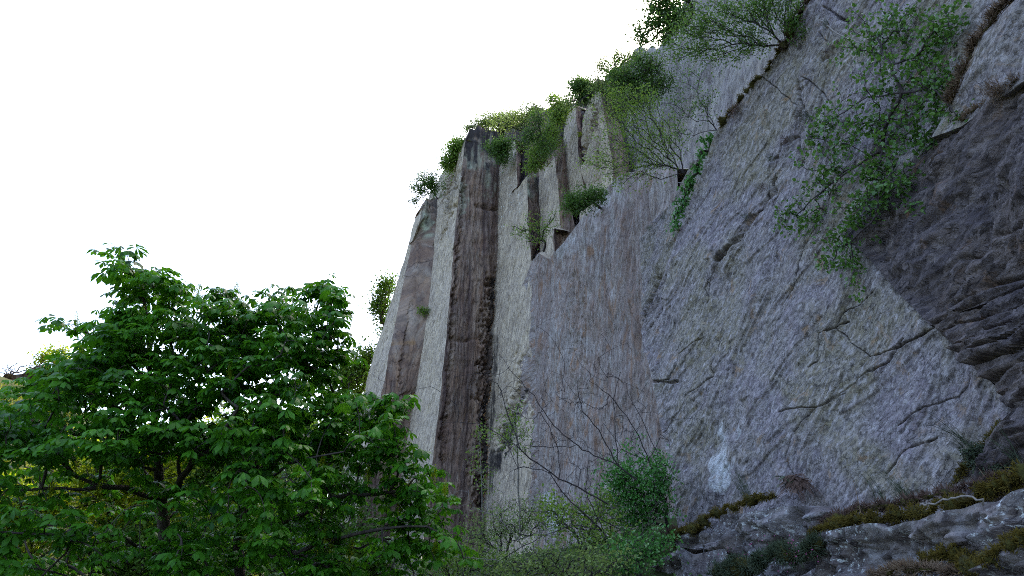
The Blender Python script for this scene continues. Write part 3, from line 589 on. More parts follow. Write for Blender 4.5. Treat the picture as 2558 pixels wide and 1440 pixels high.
# ------------------------------------------------------------------ the horse chestnut
def in_poly(u, v, poly):
    r = False; j = len(poly) - 1
    for i in range(len(poly)):
        (a, b), (c, d) = poly[i], poly[j]
        if (b > v) != (d > v) and u < (c - a) * (v - b) / (d - b) + a: r = not r
        j = i
    return r
def chestnut():
    rng = np.random.default_rng(42); TY = 10.3
    base = at(420, 1440, TY); base = base.copy(); base[2] = float(ground_z(base @ N, base @ D)) - .1
    sk = Skel(base, 5)
    A = lambda *q: [at(u, v, t) for u, v, t in q]
    sk.path([base, *A((415, 1440, TY), (405, 1250, TY), (395, 1100, TY - .05), (385, 960, TY), (372, 840, TY), (362, 740, TY))], 3, .02)
    b2 = base + np.array([.75, .2, 0])
    sk.path([base, base + np.array([.5, .1, .4]), *A((600, 1440, TY + .2), (598, 1330, TY + .2), (640, 1180, TY + .3), (672, 1060, TY + .3), (690, 920, TY + .3), (705, 830, TY + .3))], 3, .02)
    for q in (((598, 1330, TY + .2), (700, 1310, TY - .3), (800, 1262, TY - .7), (900, 1235, TY - 1), (980, 1228, TY - 1.1), (1060, 1228, TY - 1.2)),
              ((640, 1180, TY + .3), (760, 1120, TY), (860, 1060, TY - .2), (960, 1020, TY - .3)), ((672, 1060, TY + .3), (740, 960, TY + .5), (800, 860, TY + .6), (815, 740, TY + .6)),
              ((405, 1250, TY), (300, 1215, TY - .6), (180, 1220, TY - 1.1), (60, 1225, TY - 1.4)), ((395, 1100, TY), (290, 1020, TY - .3), (180, 960, TY - .5), (80, 960, TY - .7)),
              ((385, 960, TY), (290, 870, TY), (200, 820, TY)), ((405, 1250, TY), (500, 1150, TY - 1), (560, 1080, TY - 1.4), (600, 1020, TY - 1.5)), ((385, 960, TY), (470, 860, TY + .3), (545, 770, TY + .4)),
              ((598, 1400, TY), (760, 1370, TY - 1), (900, 1330, TY - 1.3), (1040, 1310, TY - 1.5), (1130, 1350, TY - 1.5)), ((415, 1400, TY), (300, 1340, TY - 1.3), (170, 1330, TY - 1.9)), ((598, 1330, TY), (620, 1240, TY - 1.2), (720, 1160, TY - 1.6), (860, 1130, TY - 1.6)),
              ((362, 740, TY), (335, 690, TY), (300, 650, TY))):
        sk.path(A(*q), 3, .02)
    poly = [(-60, 1040), (70, 955), (190, 890), (235, 830), (330, 765), (330, 720), (300, 680), (275, 650), (310, 640), (360, 670), (440, 700), (470, 765), (550, 735), (630, 800), (690, 740), (730, 790), (775, 770), (800, 700), (840, 730), (860, 860), (810, 940), (800, 980), (900, 985), (1000, 1010), (970, 1085), (1060, 1170), (1110, 1250), (1030, 1285), (1130, 1370), (1060, 1440), (1000, 1600), (-60, 1600)]
    sil = [(275, 632), (312, 640), (288, 672), (345, 665), (385, 680), (420, 700), (445, 712), (330, 735), (300, 742), (370, 735), (410, 755), (440, 745), (125, 812), (155, 808), (190, 820), (235, 800), (265, 785), (300, 792), (250, 850), (480, 752), (520, 740), (555, 728), (590, 745), (622, 778), (500, 800), (580, 800), (650, 775), (672, 742), (700, 722), (735, 740), (690, 790), (750, 775), (785, 735), (812, 705), (840, 725), (852, 752), (790, 790), (840, 800), (845, 830), (868, 875), (850, 900), (815, 890), (780, 930), (820, 940),
           (880, 985), (930, 985), (975, 1000), (1005, 1015), (985, 1050), (985, 1075), (930, 1085), (955, 1125), (1005, 1122), (1040, 1145), (1060, 1178), (1040, 1205), (1085, 1212), (1110, 1250), (1125, 1262), (1070, 1240), (1020, 1230), (1080, 1310), (1115, 1335), (1150, 1365), (1160, 1385), (1050, 1300), (1020, 1335), (1065, 1375), (985, 1420), (1040, 1430),
           (60, 968), (25, 1000), (110, 940), (175, 905), (130, 985), (75, 1015), (0, 1015), (215, 880)]
    tips = [at(u + rng.normal(0, 5), v + 6 + rng.normal(0, 5), TY + rng.normal(0, .45) - (.9 if v > 980 else 0)) for u, v in sil]
    n = 0
    while n < 1020:
        u, v = rng.uniform(-60, 1130), rng.uniform(640, 1600)
        if not in_poly(u, v + 8, poly): continue
        if u > 830 and v > 1130 and rng.random() < .62: continue
        if 380 < u < 640 and 960 < v < 1060 and rng.random() < .4: continue
        if 1170 < v < 1340 and u < 360 and rng.random() < .3: continue
        if v > 1140 and u < 760 and rng.random() < .6: continue
        z = sstep(640, 1300, v); tips.append(at(u, v + 10, TY + rng.uniform(-2.2, 1.6) * (.3 + .7 * z) * (1 if u < 800 else .5) - .5 * z)); n += 1
    sk.grow(tips, .18, 6, .10, .05)
    root = thing('horse_chestnut_tree', 'large dark green horse chestnut with drooping fingered leaves at lower left', 'tree', base)
    V, F = sk.tubes(.0055, .43, 6, .13); link('trunk', make_mesh('trunk', V - base, F, None, [M_BARK]), root)
    pos, d, nr, LL, WW = [], [], [], [], []; pet = Skel(base, 3); pan = []
    P = np.asarray(sk.p)
    for c in sk.tips:
        sites = [(P[c[-1]], unit(P[c[-1]] - P[c[-2]]), rng.integers(4, 7))]
        if len(c) > 3 and rng.random() < .75: sites.append((P[c[-3]] * .6 + P[c[-2]] * .4, unit(P[c[-2]] - P[c[-3]]), rng.integers(2, 4)))
        for (p0, bd, m) in sites:
            a0 = rng.uniform(0, 6.28)
            for j in range(m):
                az = a0 + j * 6.283 / m + rng.normal(0, .35); h = np.array([math.cos(az), math.sin(az), 0]) + bd * .45; h[2] = 0; h = unit(h)
                pv = unit(h + UP * rng.uniform(-.35, 1.0)); pe = p0 + pv * rng.uniform(.07, .21)
                sd = np.cross(UP, h); k = rng.choice([5, 6, 7, 7]); sc = rng.uniform(.55, 1.1); dr = rng.uniform(-.05, .85)
                for q in range(k):
                    f = (q - (k - 1) / 2) / ((k - 1) / 2); an = f * 2.0
                    dv = h * math.cos(an) + sd * math.sin(an) - UP * (dr + .25 * abs(f) + rng.normal(0, .08))
                    pos.append(pe); d.append(dv); nr.append(UP + h * dr * .8 + rng.normal(0, .3, 3)); l = .182 * sc * (1 - .38 * abs(f) ** 1.5) * rng.uniform(.9, 1.1); LL.append(l); WW.append(l * rng.uniform(.36, .46))
                pos.append(p0); d.append(pe - p0); nr.append(sd); LL.append(np.linalg.norm(pe - p0)); WW.append(.008)
        if rng.random() < .3: pan.append(P[c[-1]])
    link('foliage', leaf_mesh('foliage', [leaves(np.array(pos), np.array(d), np.array(nr), np.array(LL), np.array(WW), T_CHEST)], M_CHEST, base), root)
    # spent flower spikes, each a small upright panicle
    rr = np.random.default_rng(8); z = rr.uniform(.05, .3, 60); a = rr.uniform(0, 6.28, 60); w = .06 * (1 - z / .34)
    pp = np.stack([np.cos(a) * w, np.sin(a) * w, z], 1); dd = np.stack([np.cos(a), np.sin(a), .6 + 0 * a], 1)
    v1 = leaves(np.stack([0 * z, 0 * z, z - .02], 1), dd, rr.normal(0, 1, dd.shape), w + .015, .008, T_DIA); v2 = leaves(pp, dd, rr.normal(0, 1, dd.shape), .02, .02, T_DIA); v3 = leaves(np.zeros((3, 3)), np.array([(0, 0, 1.)] * 3), rr.normal(0, 1, (3, 3)), .3, .012, T_BLADE)
    me = leaf_mesh('flower_spike', [v1, v2, v3], M_YELLOW, np.zeros(3))
    for q in pan[:70]:
        o = link('flower_spike', me, root); o.location = q - base + UP * .04; o.rotation_euler = (rng.normal(0, .2), rng.normal(0, .2), rng.uniform(0, 6)); o.scale = [rng.uniform(.7, 1.0)] * 3
chestnut()

# ------------------------------------------------------------------ trees and bushes on and behind the cliff
tA3 = A3.t(1080, 500); tC = 41.0
CR = 'shrubs growing on the cliff'
shrub('small_tree', 'small open crowned tree leaning out over the sky at the cliff edge', on(A2, 1094, 498), [(1068, 452, 30, 22, 44, 51), (1045, 475, 25, 25, 44, 39), (1085, 470, 18, 20, 44, 27), (1032, 505, 12, 10, 44, 10)], M_BUSH, 34, .10, .06, sig=.12, r0=.007, w=.3, arch=.1, seed=11, cat='tree', paths=[pl(A2, (1094, 498), (1082, 490), (1066, 480), (1050, 478))], k=6)
shrub('bush', 'rounded green bush spilling over the crest left of the tall buttress', on(A2, 1145, 420, -1), [(1146, 362, 20, 20, 45, 50), (1130, 390, 18, 20, 45, 50), (1115, 410, 14, 14, 45, 36)], M_BRIGHT, 26, .14, .09, sig=.2, r0=.012, seed=12, group=CR, cat='bush')
shrub('bush', 'thin greyish bush behind the black crest rocks of the tall buttress', at(1250, 350, 46), [(1205, 312, 30, 14, 46, 60), (1250, 303, 34, 18, 46, 90), (1290, 300, 25, 20, 46, 75), (1175, 320, 14, 10, 46, 18)], M_GREY, 37, .10, .06, sig=.18, r0=.014, seed=13, group=CR, cat='bush')
shrub('bush', 'dark green bush growing beneath the crest block on the brown buttress', on(A1, 1246, 400, 1.0), [(1240, 372, 22, 18, 42, 75), (1255, 390, 18, 24, 42, 75), (1262, 362, 20, 12, 42, 51)], M_BUSH, 18, .11, .07, sig=.15, r0=.012, seed=14, group=CR, cat='bush')
shrub('bush', 'bright yellow green bush climbing to the skyline between dark pinnacles', on(B1, 1350, 420), [(1372, 345, 26, 30, 37, 80), (1390, 290, 26, 30, 38, 80), (1385, 250, 16, 14, 38, 30), (1345, 385, 26, 30, 37, 70), (1330, 415, 18, 14, 37, 34), (1408, 270, 14, 22, 38, 36)], M_BRIGHT, 22, .10, .065, sig=.15, r0=.011, seed=15, group=CR, cat='bush')
shrub('shrub', 'leafy shrub standing alone against the sky on top of the cliff', on(B3, 1462, 262, -.5), [(1447, 215, 28, 26, 35.5, 120), (1468, 220, 18, 28, 35.5, 66), (1450, 245, 22, 16, 35.5, 45)], M_BUSH, 27, .09, .055, sig=.12, r0=.012, seed=16, group=CR)
shrub('shrub', 'sparse grey shrub of thin twigs on the skyline beside the rock point', at(1530, 185, 34), [(1500, 170, 22, 22, 34, 39), (1545, 150, 34, 24, 34, 69), (1578, 145, 20, 20, 34, 33)], M_GREY, 15, .09, .05, sig=.12, r0=.010, seed=17, group=CR)
shrub('bush', 'green bush covering the pointed rock on the skyline', on(P4, 1612, 200, .3), [(1606, 150, 26, 28, 30, 80), (1570, 185, 36, 22, 30, 70), (1640, 170, 22, 30, 30, 54), (1600, 200, 40, 24, 30, 70)], M_BUSH, 9, .085, .055, sig=.14, r0=.010, seed=18, group=CR, cat='bush')
shrub('small_tree', 'dark leafy tree against the sky at the top edge', at(1720, 60, 25), [(1650, 20, 34, 36, 24.5, 70), (1690, 40, 34, 44, 24.5, 80), (1640, 65, 30, 20, 24.5, 36), (1600, 95, 28, 12, 24.5, 22), (1690, -40, 60, 40, 24.5, 70), (1660, 90, 30, 16, 24.5, 24)], M_BUSH, 16, .10, .065, sig=.13, r0=.012, seed=19, cat='tree')
t1 = ANEAR.t(1965, 112)
shrub('shrub', 'large fan shaped shrub of many stems high on the mossy ledge', on(ANEAR, 1962, 116), [(1760, 60, 95, 55, t1, 120), (1850, 40, 90, 60, t1, 135), (1930, 0, 90, 60, t1, 120), (1705, 115, 55, 40, t1 + .5, 45), (1990, 50, 35, 50, t1 - .3, 60), (1780, 130, 70, 40, t1, 51), (1870, 110, 60, 40, t1, 51), (1980, -60, 60, 40, t1, 45)], M_BUSH, 12, .062, .036, sig=.08, r0=.0042, w=.75, arch=.06, seed=20, group=CR, depth=.5, k=7, p=.33)
t2 = ANEAR.t(1712, 430) + 1.2
shrub('shrub', 'broad spreading shrub with arching stems in the middle of the cliff', at(1708, 432, t2), [(1560, 320, 75, 95, t2 + .3, 195), (1620, 400, 70, 55, t2, 120), (1655, 330, 50, 60, t2, 75), (1500, 400, 45, 36, t2 + .5, 60), (1600, 255, 55, 50, t2 + .4, 105), (1550, 440, 60, 36, t2, 45), (1545, 235, 30, 30, t2 + .5, 45)], M_BRIGHT, 8, .068, .036, sig=.10, r0=.0045, w=.7, arch=.09, seed=21, group=CR, depth=.5, k=7, p=.33)
shrub('bush', 'compact green bush on the end of the diagonal ledge', on(AP, 1500, 520, .3), [(1450, 500, 40, 28, 27, 80), (1425, 515, 20, 18, 27, 34), (1485, 495, 22, 20, 27, 34)], M_BUSH, 24, .085, .05, sig=.12, r0=.008, seed=22, group=CR, cat='bush')
shrub('shrub', 'straggly shrub with few leaves in the notch of the ledge', on(AP, 1358, 628, .3), [(1330, 560, 26, 30, 27.5, 30), (1355, 575, 22, 22, 27.5, 24), (1300, 580, 26, 16, 27.5, 16), (1330, 600, 36, 18, 27.5, 20), (1385, 545, 16, 30, 27.5, 10)], M_BRIGHT, 7, .085, .045, sig=.1, r0=.008, seed=23, group=CR)
t3 = ANEAR.t(1792, 322)
shrub('shrub', 'thin wiry shrub with scattered leaves at the corner of the near slab', on(ANEAR, 1790, 326), [(1725, 265, 55, 45, t3 + .4, 40), (1690, 330, 40, 40, t3 + .5, 26), (1765, 250, 30, 36, t3, 18), (1720, 190, 60, 50, t3 + .8, 24), (1650, 250, 40, 40, t3 + .8, 16)], M_BUSH, 6, .062, .036, sig=.07, r0=.0036, w=.6, seed=24, group=CR, depth=.5, k=7, p=.33)
def strip(pts, n, ru): return [(u, v, ru, ru, ANEAR.t(u, v) - .05, n) for u, v in pts]
shrub('climbing_plant', 'glossy green plant hanging down the left edge of the near slab', on(ANEAR, 1772, 350), strip([(1768, 352), (1755, 385), (1742, 415), (1728, 445), (1716, 475), (1705, 505), (1696, 535), (1690, 560)], 13, 15), M_HOLLY, 8, .105, .05, T_OVAL, .05, .005, w=.0, seed=25, cat='climbing plant', drop=.5)
# the big straggling bush on the near slab
tn = lambda u, v, o=.45: ANEAR.t(u, v) - o
cl = [(2250, 60, 100, 60), (2330, 90, 60, 70), (2170, 110, 90, 50), (2280, 160, 110, 50), (2350, 190, 60, 60), (2230, 230, 100, 40), (2330, 280, 60, 60), (2180, 330, 120, 60), (2280, 360, 90, 50), (2080, 400, 80, 60), (2180, 440, 90, 60), (2260, 460, 70, 50), (2060, 470, 50, 50), (2150, 540, 70, 60), (2200, 500, 60, 50), (2100, 590, 50, 45), (2085, 650, 40, 36), (2125, 650, 36, 46), (1985, 530, 45, 50), (1960, 560, 26, 26), (2390, 290, 40, 24), (2430, 255, 16, 20), (2380, 40, 30, 50), (2030, 550, 40, 40), (2296, 525, 14, 16), (2150, 715, 12, 30), (2070, 300, 50, 40), (2030, 340, 40, 40)]
pts = [[on(ANEAR, u, v, o) for u, v, o in q] for q in (((2205, 375, 0), (2212, 310, .4), (2255, 235, .6), (2225, 165, .6), (2190, 95, .5)), ((2205, 375, 0), (2130, 420, .4), (2060, 470, .5), (1990, 540, .4)), ((2205, 375, 0), (2185, 450, .5), (2195, 540, .6), (2120, 610, .5), (2150, 700, .4)), ((2255, 235, .6), (2330, 215, .6), (2390, 290, .6)), ((2255, 235, .6), (2160, 245, .5), (2080, 300, .4)), ((2225, 165, .6), (2290, 140, .6), (2330, 80, .6)))]
shrub('bush', 'large straggling bush with round leaves hanging across the near slab at upper right', on(ANEAR, 2205, 375), [(u, v, a, b, tn(u, v), max(4, int(a * b / 65))) for u, v, a, b in cl], M_CREEP, 5, .078, .056, T_OVAL, .045, .0032, w=.12, arch=.02, seed=26, cat='bush', paths=pts, depth=.5, k=6, jit=.14, sides=5, p=.36)
shrub('dead_branch', 'bleached bare branch reaching down into the straggling bush', on(ANEAR, 2060, 60, .05), [(2130, 95, 20, 12, tn(2130, 95), 4), (2180, 120, 20, 10, tn(2180, 120), 5)], per=0, r0=.006, w=.1, seed=27, cat='dead branch', smat=M_PTWIG, paths=[[on(ANEAR, u, v, o) for u, v, o in ((2060, 60, .05), (2095, 85, .3), (2140, 105, .5), (2200, 122, .5), (2260, 150, .5))]])
for lab, u0, v0, lobes, sd in (('wispy grey brush along the rim left of the dark pinnacle', 1300, 330, [(1270, 298, 30, 16), (1310, 282, 26, 18), (1330, 268, 20, 14), (1235, 308, 22, 12)], 90), ('loose green growth filling the crest between the pinnacles', 1350, 330, [(1345, 300, 26, 22), (1325, 340, 22, 24), (1360, 370, 26, 30), (1310, 360, 16, 16)], 91), ('grey green growth on the broken rim under the lone shrub', 1500, 230, [(1420, 255, 22, 14), (1500, 215, 26, 20), (1530, 230, 28, 26), (1545, 270, 26, 34)], 92), ('mixed scrub on the rim below the pointed rock', 1580, 260, [(1560, 205, 40, 26), (1600, 240, 40, 26), (1540, 190, 30, 20), (1650, 210, 36, 26)], 93)):
    shrub('shrub', lab, at(u0, v0, 37 - (sd - 90) * 2.2), [(u, v, a, b, 36.5 - (sd - 90) * 2.2, int(a * b / 7)) for u, v, a, b in lobes], M_GREY if sd % 2 == 0 else M_BUSH, 11, .085, .05, sig=.16, r0=.006, w=.4, seed=sd, group=CR)
# light trees at the far end of the cliff and behind the chestnut
shrub('far_tree', 'pale green tree rising behind the left edge of the cliff', at(990, 960, 52), [(962, 715, 20, 22, 52, 40), (955, 750, 24, 28, 52, 50), (965, 800, 22, 30, 52, 40), (975, 850, 22, 40, 52, 30), (945, 770, 14, 16, 52, 16)], M_FAR, 20, .2, .13, sig=.3, r0=.02, seed=30, cat='tree', stems='trunk', shell=0)
shrub('far_tree', 'rounded light green tree behind the foot of the leaning buttress', at(890, 1150, 50), [(890, 930, 50, 50, 50, 110), (920, 890, 24, 24, 50, 34), (860, 960, 50, 50, 50, 80), (900, 1040, 70, 80, 50, 90)], M_FAR, 22, .24, .15, sig=.35, r0=.02, seed=31, cat='tree', stems='trunk', shell=0)
shrub('far_tree', 'sunlit yellow green tree glimpsed through the middle of the chestnut', at(600, 1330, 46), [(590, 1090, 70, 50, 46, 110), (520, 1150, 100, 70, 46, 150), (680, 1150, 90, 90, 46, 140), (600, 1250, 160, 90, 46, 160)], M_FAR, 24, .26, .17, sig=.4, r0=.025, seed=32, cat='tree', stems='trunk', shell=0)
shrub('far_tree', 'bright sunlit tree at the hill foot behind the chestnut branches', at(230, 1420, 42), [(240, 1180, 110, 80, 42, 190), (380, 1160, 80, 70, 42, 140), (330, 1290, 130, 80, 42, 150)], M_YELLOW, 24, .26, .17, sig=.4, r0=.025, seed=33, cat='tree', stems='trunk', shell=0)
shrub('far_bush', 'yellow green bush on the hillside at the left edge under the chestnut', at(30, 1420, 38), [(40, 1270, 90, 50, 38, 150), (-40, 1250, 80, 60, 38, 90), (120, 1250, 60, 40, 38, 70), (60, 1350, 130, 60, 38, 110)], M_YELLOW, 26, .2, .13, sig=.28, r0=.02, seed=34, cat='bush', shell=0)
shrub('far_tree', 'mid green tree right of the chestnut trunks against the cliff foot', at(840, 1440, 34), [(800, 1200, 90, 90, 34, 120), (760, 1320, 110, 90, 34, 120), (880, 1330, 60, 90, 34, 50)], M_BUSH, 22, .2, .13, sig=.32, r0=.02, seed=35, cat='tree', stems='trunk', shell=0)
shrub('far_tree', 'small airy tree on the rocky ridge at far left', at(140, 925, 95), [(125, 893, 30, 18, 95, 40), (155, 885, 28, 18, 95, 40), (100, 905, 18, 14, 95, 14)], M_YELLOW, 8, .4, .26, sig=.45, r0=.04, seed=36, cat='tree', stems='trunk')
shrub('bare_shrub', 'leafless hazy shrub on the ridge at the left edge', at(20, 945, 95), [(20, 920, 40, 16, 95, 40), (70, 915, 24, 14, 95, 24)], per=0, r0=.03, seed=37, cat='shrub')
for k, (u, v, t, ru, rv, m_, lab) in enumerate(((480, 1230, 58, 110, 90, M_FAR, 'mid green tree far behind the left chestnut trunk'), (690, 1270, 56, 110, 100, M_FAR, 'dark rounded tree far behind the right chestnut trunk'), (580, 1120, 66, 80, 60, M_YELLOW, 'bright tree top seen through the middle of the chestnut crown'), (800, 1120, 60, 80, 80, M_FAR, 'deep green tree between the chestnut and the leaning buttress'), (600, 1360, 44, 160, 70, M_FAR, 'low spreading green tree seen between the chestnut trunks'), (360, 1370, 40, 140, 60, M_FAR, 'low green bush behind the left chestnut trunk'), (830, 1390, 32, 110, 60, M_FAR, 'low green bush at the cliff foot right of the chestnut trunks'))):
    base = at(u, v, t); base = ND(base @ N, base @ D, float(ground_z(base @ N, base @ D)) - .2)
    shrub('far_tree', lab, base, [(u, v, ru, rv, t, 170), (u - ru * .6, v + rv * .5, ru * .7, rv * .6, t, 80), (u + ru * .6, v + rv * .5, ru * .7, rv * .6, t, 80)], m_, 26, .0062 * t, .0042 * t, sig=.009 * t, r0=.02, seed=100 + k, cat='tree', stems='trunk')
# hillside scrub: far off and uncountable
rng = np.random.default_rng(77); Q = rng.uniform([-60, 50], [8, 100], (5200, 2)); Q = Q[(perlin(Q[:, 0] / 7, Q[:, 1] / 7, None, 4) > -.05) & (Q[:, 1] < 82)]
cz = ground_z(Q[:, 0], Q[:, 1]); C = Q[:, :1] * N + Q[:, 1:] * D + cz[:, None] * UP
pos = np.repeat(C, 16, 0) + rng.normal(0, 1, (len(C) * 16, 3)) * (.6, .6, .4) + UP * .5
parts = [leaves(pos, rng.normal(0, 1, pos.shape), rng.normal(0, .6, pos.shape) + UP, .34, .2, T_DIA)]
tag(link('hillside_scrub', leaf_mesh('hillside_scrub', parts, M_HILL, np.zeros(3))), 'yellow green scrub covering the far hillside', 'scrub', None, 'stuff')
def outcrop(label, pts, t, seed, mat):
    rr = np.random.default_rng(seed); q = [at(u, v, t) for u, v in pts]; r = Rock([mat]); h = len(pts) // 2
    a = r.face([q[0], at(pts[0][0], pts[0][1] - 5, t)] if False else [at(pts[0][0], pts[0][1] + 60, t), q[0]], [at(pts[-1][0], pts[-1][1] + 60, t), q[-1]], None, q[1:-1], res=.25, style=lambda U, V: st_dark(U, V) * 2.5, fade=.5, edge=.3)
    r.skirt(a[-1], np.array([-1, 5, 0.]), 0, rough=.6); r.build('rock_outcrop', label, 'rock outcrop')
outcrop('jagged brown outcrop along the top of the far hill', [(-60, 950), (0, 941), (18, 932), (45, 935), (70, 928), (85, 916), (95, 912), (108, 914), (120, 930), (130, 955)], 80, 3, M_BROWN)
outcrop('pale triangular sunlit rock on the far hillside', [(109, 945), (114, 932), (119, 925), (126, 934), (134, 947)], 77, 4, M_PALE)

# ------------------------------------------------------------------ undergrowth and bare branches at the foot of the wall
UG = 'undergrowth bushes at the foot of the cliff'
shrub('holly_bush', 'dense dark green bush against the left foot of the near slab', at(1670, 1330, 15.3), [(1600, 1190, 75, 66, 15.0, 110), (1625, 1240, 60, 70, 15, 100), (1560, 1230, 50, 50, 15, 80), (1650, 1180, 20, 50, 15.4, 30), (1580, 1290, 60, 40, 14.8, 60), (1540, 1180, 26, 30, 15, 20)], M_HOLLY, 13, .075, .042, T_OVAL, .09, .004, w=.4, seed=40, cat='bush')
shrub('bush', 'wispy grey green bush at the foot of the dark buttress', at(1270, 1400, 21), [(1260, 1310, 90, 40, 21, 130), (1330, 1290, 70, 40, 20, 90), (1200, 1340, 70, 40, 21, 80)], M_GREY, 12, .07, .038, sig=.12, r0=.005, w=.5, seed=41, group=UG, cat='bush')
shrub('bush', 'low yellowish green bush in front of the pale strip at the cliff base', at(1150, 1480, 17), [(1150, 1400, 80, 36, 17, 100), (1070, 1420, 60, 30, 17, 60), (1230, 1400, 60, 40, 17, 70)], M_BRIGHT, 16, .06, .034, sig=.11, r0=.004, w=.5, seed=42, group=UG, cat='bush')
shrub('bramble', 'tangled bramble with bright leaves beneath the bare branches', at(1450, 1400, 14), [(1440, 1300, 80, 40, 14, 80), (1510, 1270, 50, 40, 14.4, 50), (1390, 1270, 50, 36, 14.6, 40), (1500, 1340, 70, 40, 13.6, 60)], M_BRIGHT, 9, .065, .045, T_OVAL, .09, .004, w=.3, seed=43, group=UG, arch=.2)
shrub('bramble', 'leafy bramble clump along the bottom edge left of the mossy bank', at(1420, 1500, 12), [(1400, 1400, 110, 40, 12, 100), (1500, 1420, 80, 40, 11.6, 70), (1310, 1420, 80, 40, 12.4, 70)], M_GREY, 8, .06, .042, T_OVAL, .09, .004, w=.3, seed=44, group=UG, arch=.2)
shrub('bramble', 'dark low bramble at the left end of the mossy bank', at(1600, 1440, 12.5), [(1600, 1370, 70, 30, 12.5, 60), (1660, 1350, 40, 20, 12.6, 24), (1560, 1400, 60, 40, 12, 50)], M_HOLLY, 12, .06, .04, T_OVAL, .08, .004, w=.3, seed=45, group=UG)
for lab, x, t, sd, tips in (('slender pale sapling with sparse bright leaves before the dark buttress', 1202, 22, 50, [(1200, 1080, 10, 40, 22, 12), (1185, 1150, 26, 50, 22, 16), (1215, 1200, 20, 40, 22, 14)]), ('slender sapling with bright young leaves before the diagonal crack', 1294, 20, 51, [(1290, 1060, 34, 40, 20, 26), (1300, 1110, 40, 40, 20, 26), (1245, 1090, 26, 30, 20, 16), (1275, 1040, 30, 20, 20, 12)])):
    shrub('sapling', lab, at(x + 6, 1330, t), tips, M_BRIGHT, 7, .085, .042, sig=.09, r0=.004, w=.1, seed=sd, cat='sapling', smat=M_PTWIG, paths=[[at(x + 6, 1330, t), at(x + 2, 1240, t), at(x, 1150, t), at(x - 6, 1060, t)]], stems='stem', arch=.0)
def bare(label, base, limbs, seed, ntw=70, mat=M_TWIG, r0=.003, per=0, spread=.55):
    rng = np.random.default_rng(seed); base = np.asarray(base); sk = Skel(base, seed); ends = []
    for q in limbs:
        P = [at(*x) for x in q]; sk.path([base, P[0]] if False else P, 4, .012); 
    nodes = np.asarray(sk.p)[3:]
    tips = []
    for k in range(ntw):
        p = nodes[rng.integers(len(nodes))]; tips.append(p + np.array([rng.normal(-.1, spread), rng.normal(0, spread * .5), abs(rng.normal(.2, spread * .8))]))
    sk.grow(tips, .0, 5, .04, .10)
    root = thing('bare_shrub', label, 'bare shrub', base, None); V, F = sk.tubes(r0, .36, 5, .03); link('branches', make_mesh('branches', V - base, F, None, [mat]), root)
    if per: link('foliage', leaf_mesh('foliage', [tip_leaves(sk, rng, per, .06, .032, T_DIA, .05)], M_BRIGHT, base), root)
T0 = 13.5
bare('leafless shrub with long dark limb reaching left across the pale slab', at(1520, 1260, T0), [((1520, 1260, T0), (1460, 1228, T0), (1400, 1198, T0), (1345, 1160, T0), (1300, 1125, T0), (1260, 1092, T0), (1200, 1060, T0), (1090, 1054, T0)), ((1345, 1160, T0), (1280, 1175, T0), (1290, 1230, T0)), ((1300, 1125, T0), (1270, 1040, T0), (1245, 960, T0)), ((1400, 1198, T0), (1395, 1120, T0), (1350, 1030, T0))], 60, 80, per=0)
bare('leafless shrub with straight limbs rising before the purple wall', at(1590, 1200, 14.5), [((1590, 1200, 14.5), (1545, 1165, 14.5), (1490, 1140, 14.5), (1440, 1112, 14.5), (1400, 1080, 14.5), (1365, 1040, 14.5), (1330, 985, 14.5), (1270, 920, 14.5)), ((1440, 1112, 14.5), (1390, 1118, 14.5), (1310, 1115, 14.5)), ((1545, 1165, 14.5), (1500, 1080, 14.5), (1455, 1030, 14.5), (1440, 950, 14.5)), ((1545, 1165, 14.5), (1540, 1080, 14.5), (1532, 1000, 14.5), (1550, 925, 14.5))], 61, 110)
bare('leafless upright shrub of thin stems beside the near slab corner', at(1655, 1240, 15.2), [((1655, 1240, 15.2), (1620, 1150, 15.2), (1580, 1060, 15.2), (1520, 985, 15.2), (1470, 950, 15.2)), ((1655, 1240, 15.2), (1640, 1130, 15.2), (1610, 1060, 15.2), (1570, 985, 15.2)), ((1620, 1150, 15.2), (1648, 1095, 15.2)), ((1620, 1150, 15.2), (1560, 1130, 15.2), (1510, 1060, 15.2))], 62, 90)
bare('low tangle of arching bare stems above the brambles', at(1530, 1420, 12.5), [((1530, 1420, 12.5), (1510, 1330, 12.5), (1440, 1310, 12.5), (1350, 1340, 12.5), (1220, 1420, 12.5)), ((1530, 1420, 12.5), (1560, 1330, 12.5), (1500, 1296, 12.5), (1440, 1300, 12.5)), ((1510, 1330, 12.5), (1420, 1250, 12.5), (1370, 1180, 12.5), (1310, 1165, 12.5)), ((1530, 1420, 12.5), (1600, 1340, 12.5), (1640, 1260, 12.5)), ((1510, 1330, 12.5), (1460, 1230, 12.5), (1470, 1150, 12.5))], 63, 120, spread=.4)
bare('pale leafless stems tangled in the grey green bush', at(1330, 1440, 16), [((1330, 1440, 16), (1300, 1350, 16), (1240, 1290, 16), (1180, 1270, 16)), ((1330, 1440, 16), (1350, 1340, 16), (1330, 1250, 16)), ((1330, 1440, 16), (1240, 1400, 16), (1130, 1390, 16)), ((1330, 1440, 16), (1420, 1360, 16), (1470, 1290, 16))], 64, 130, mat=M_PTWIG, r0=.0028, spread=.5)
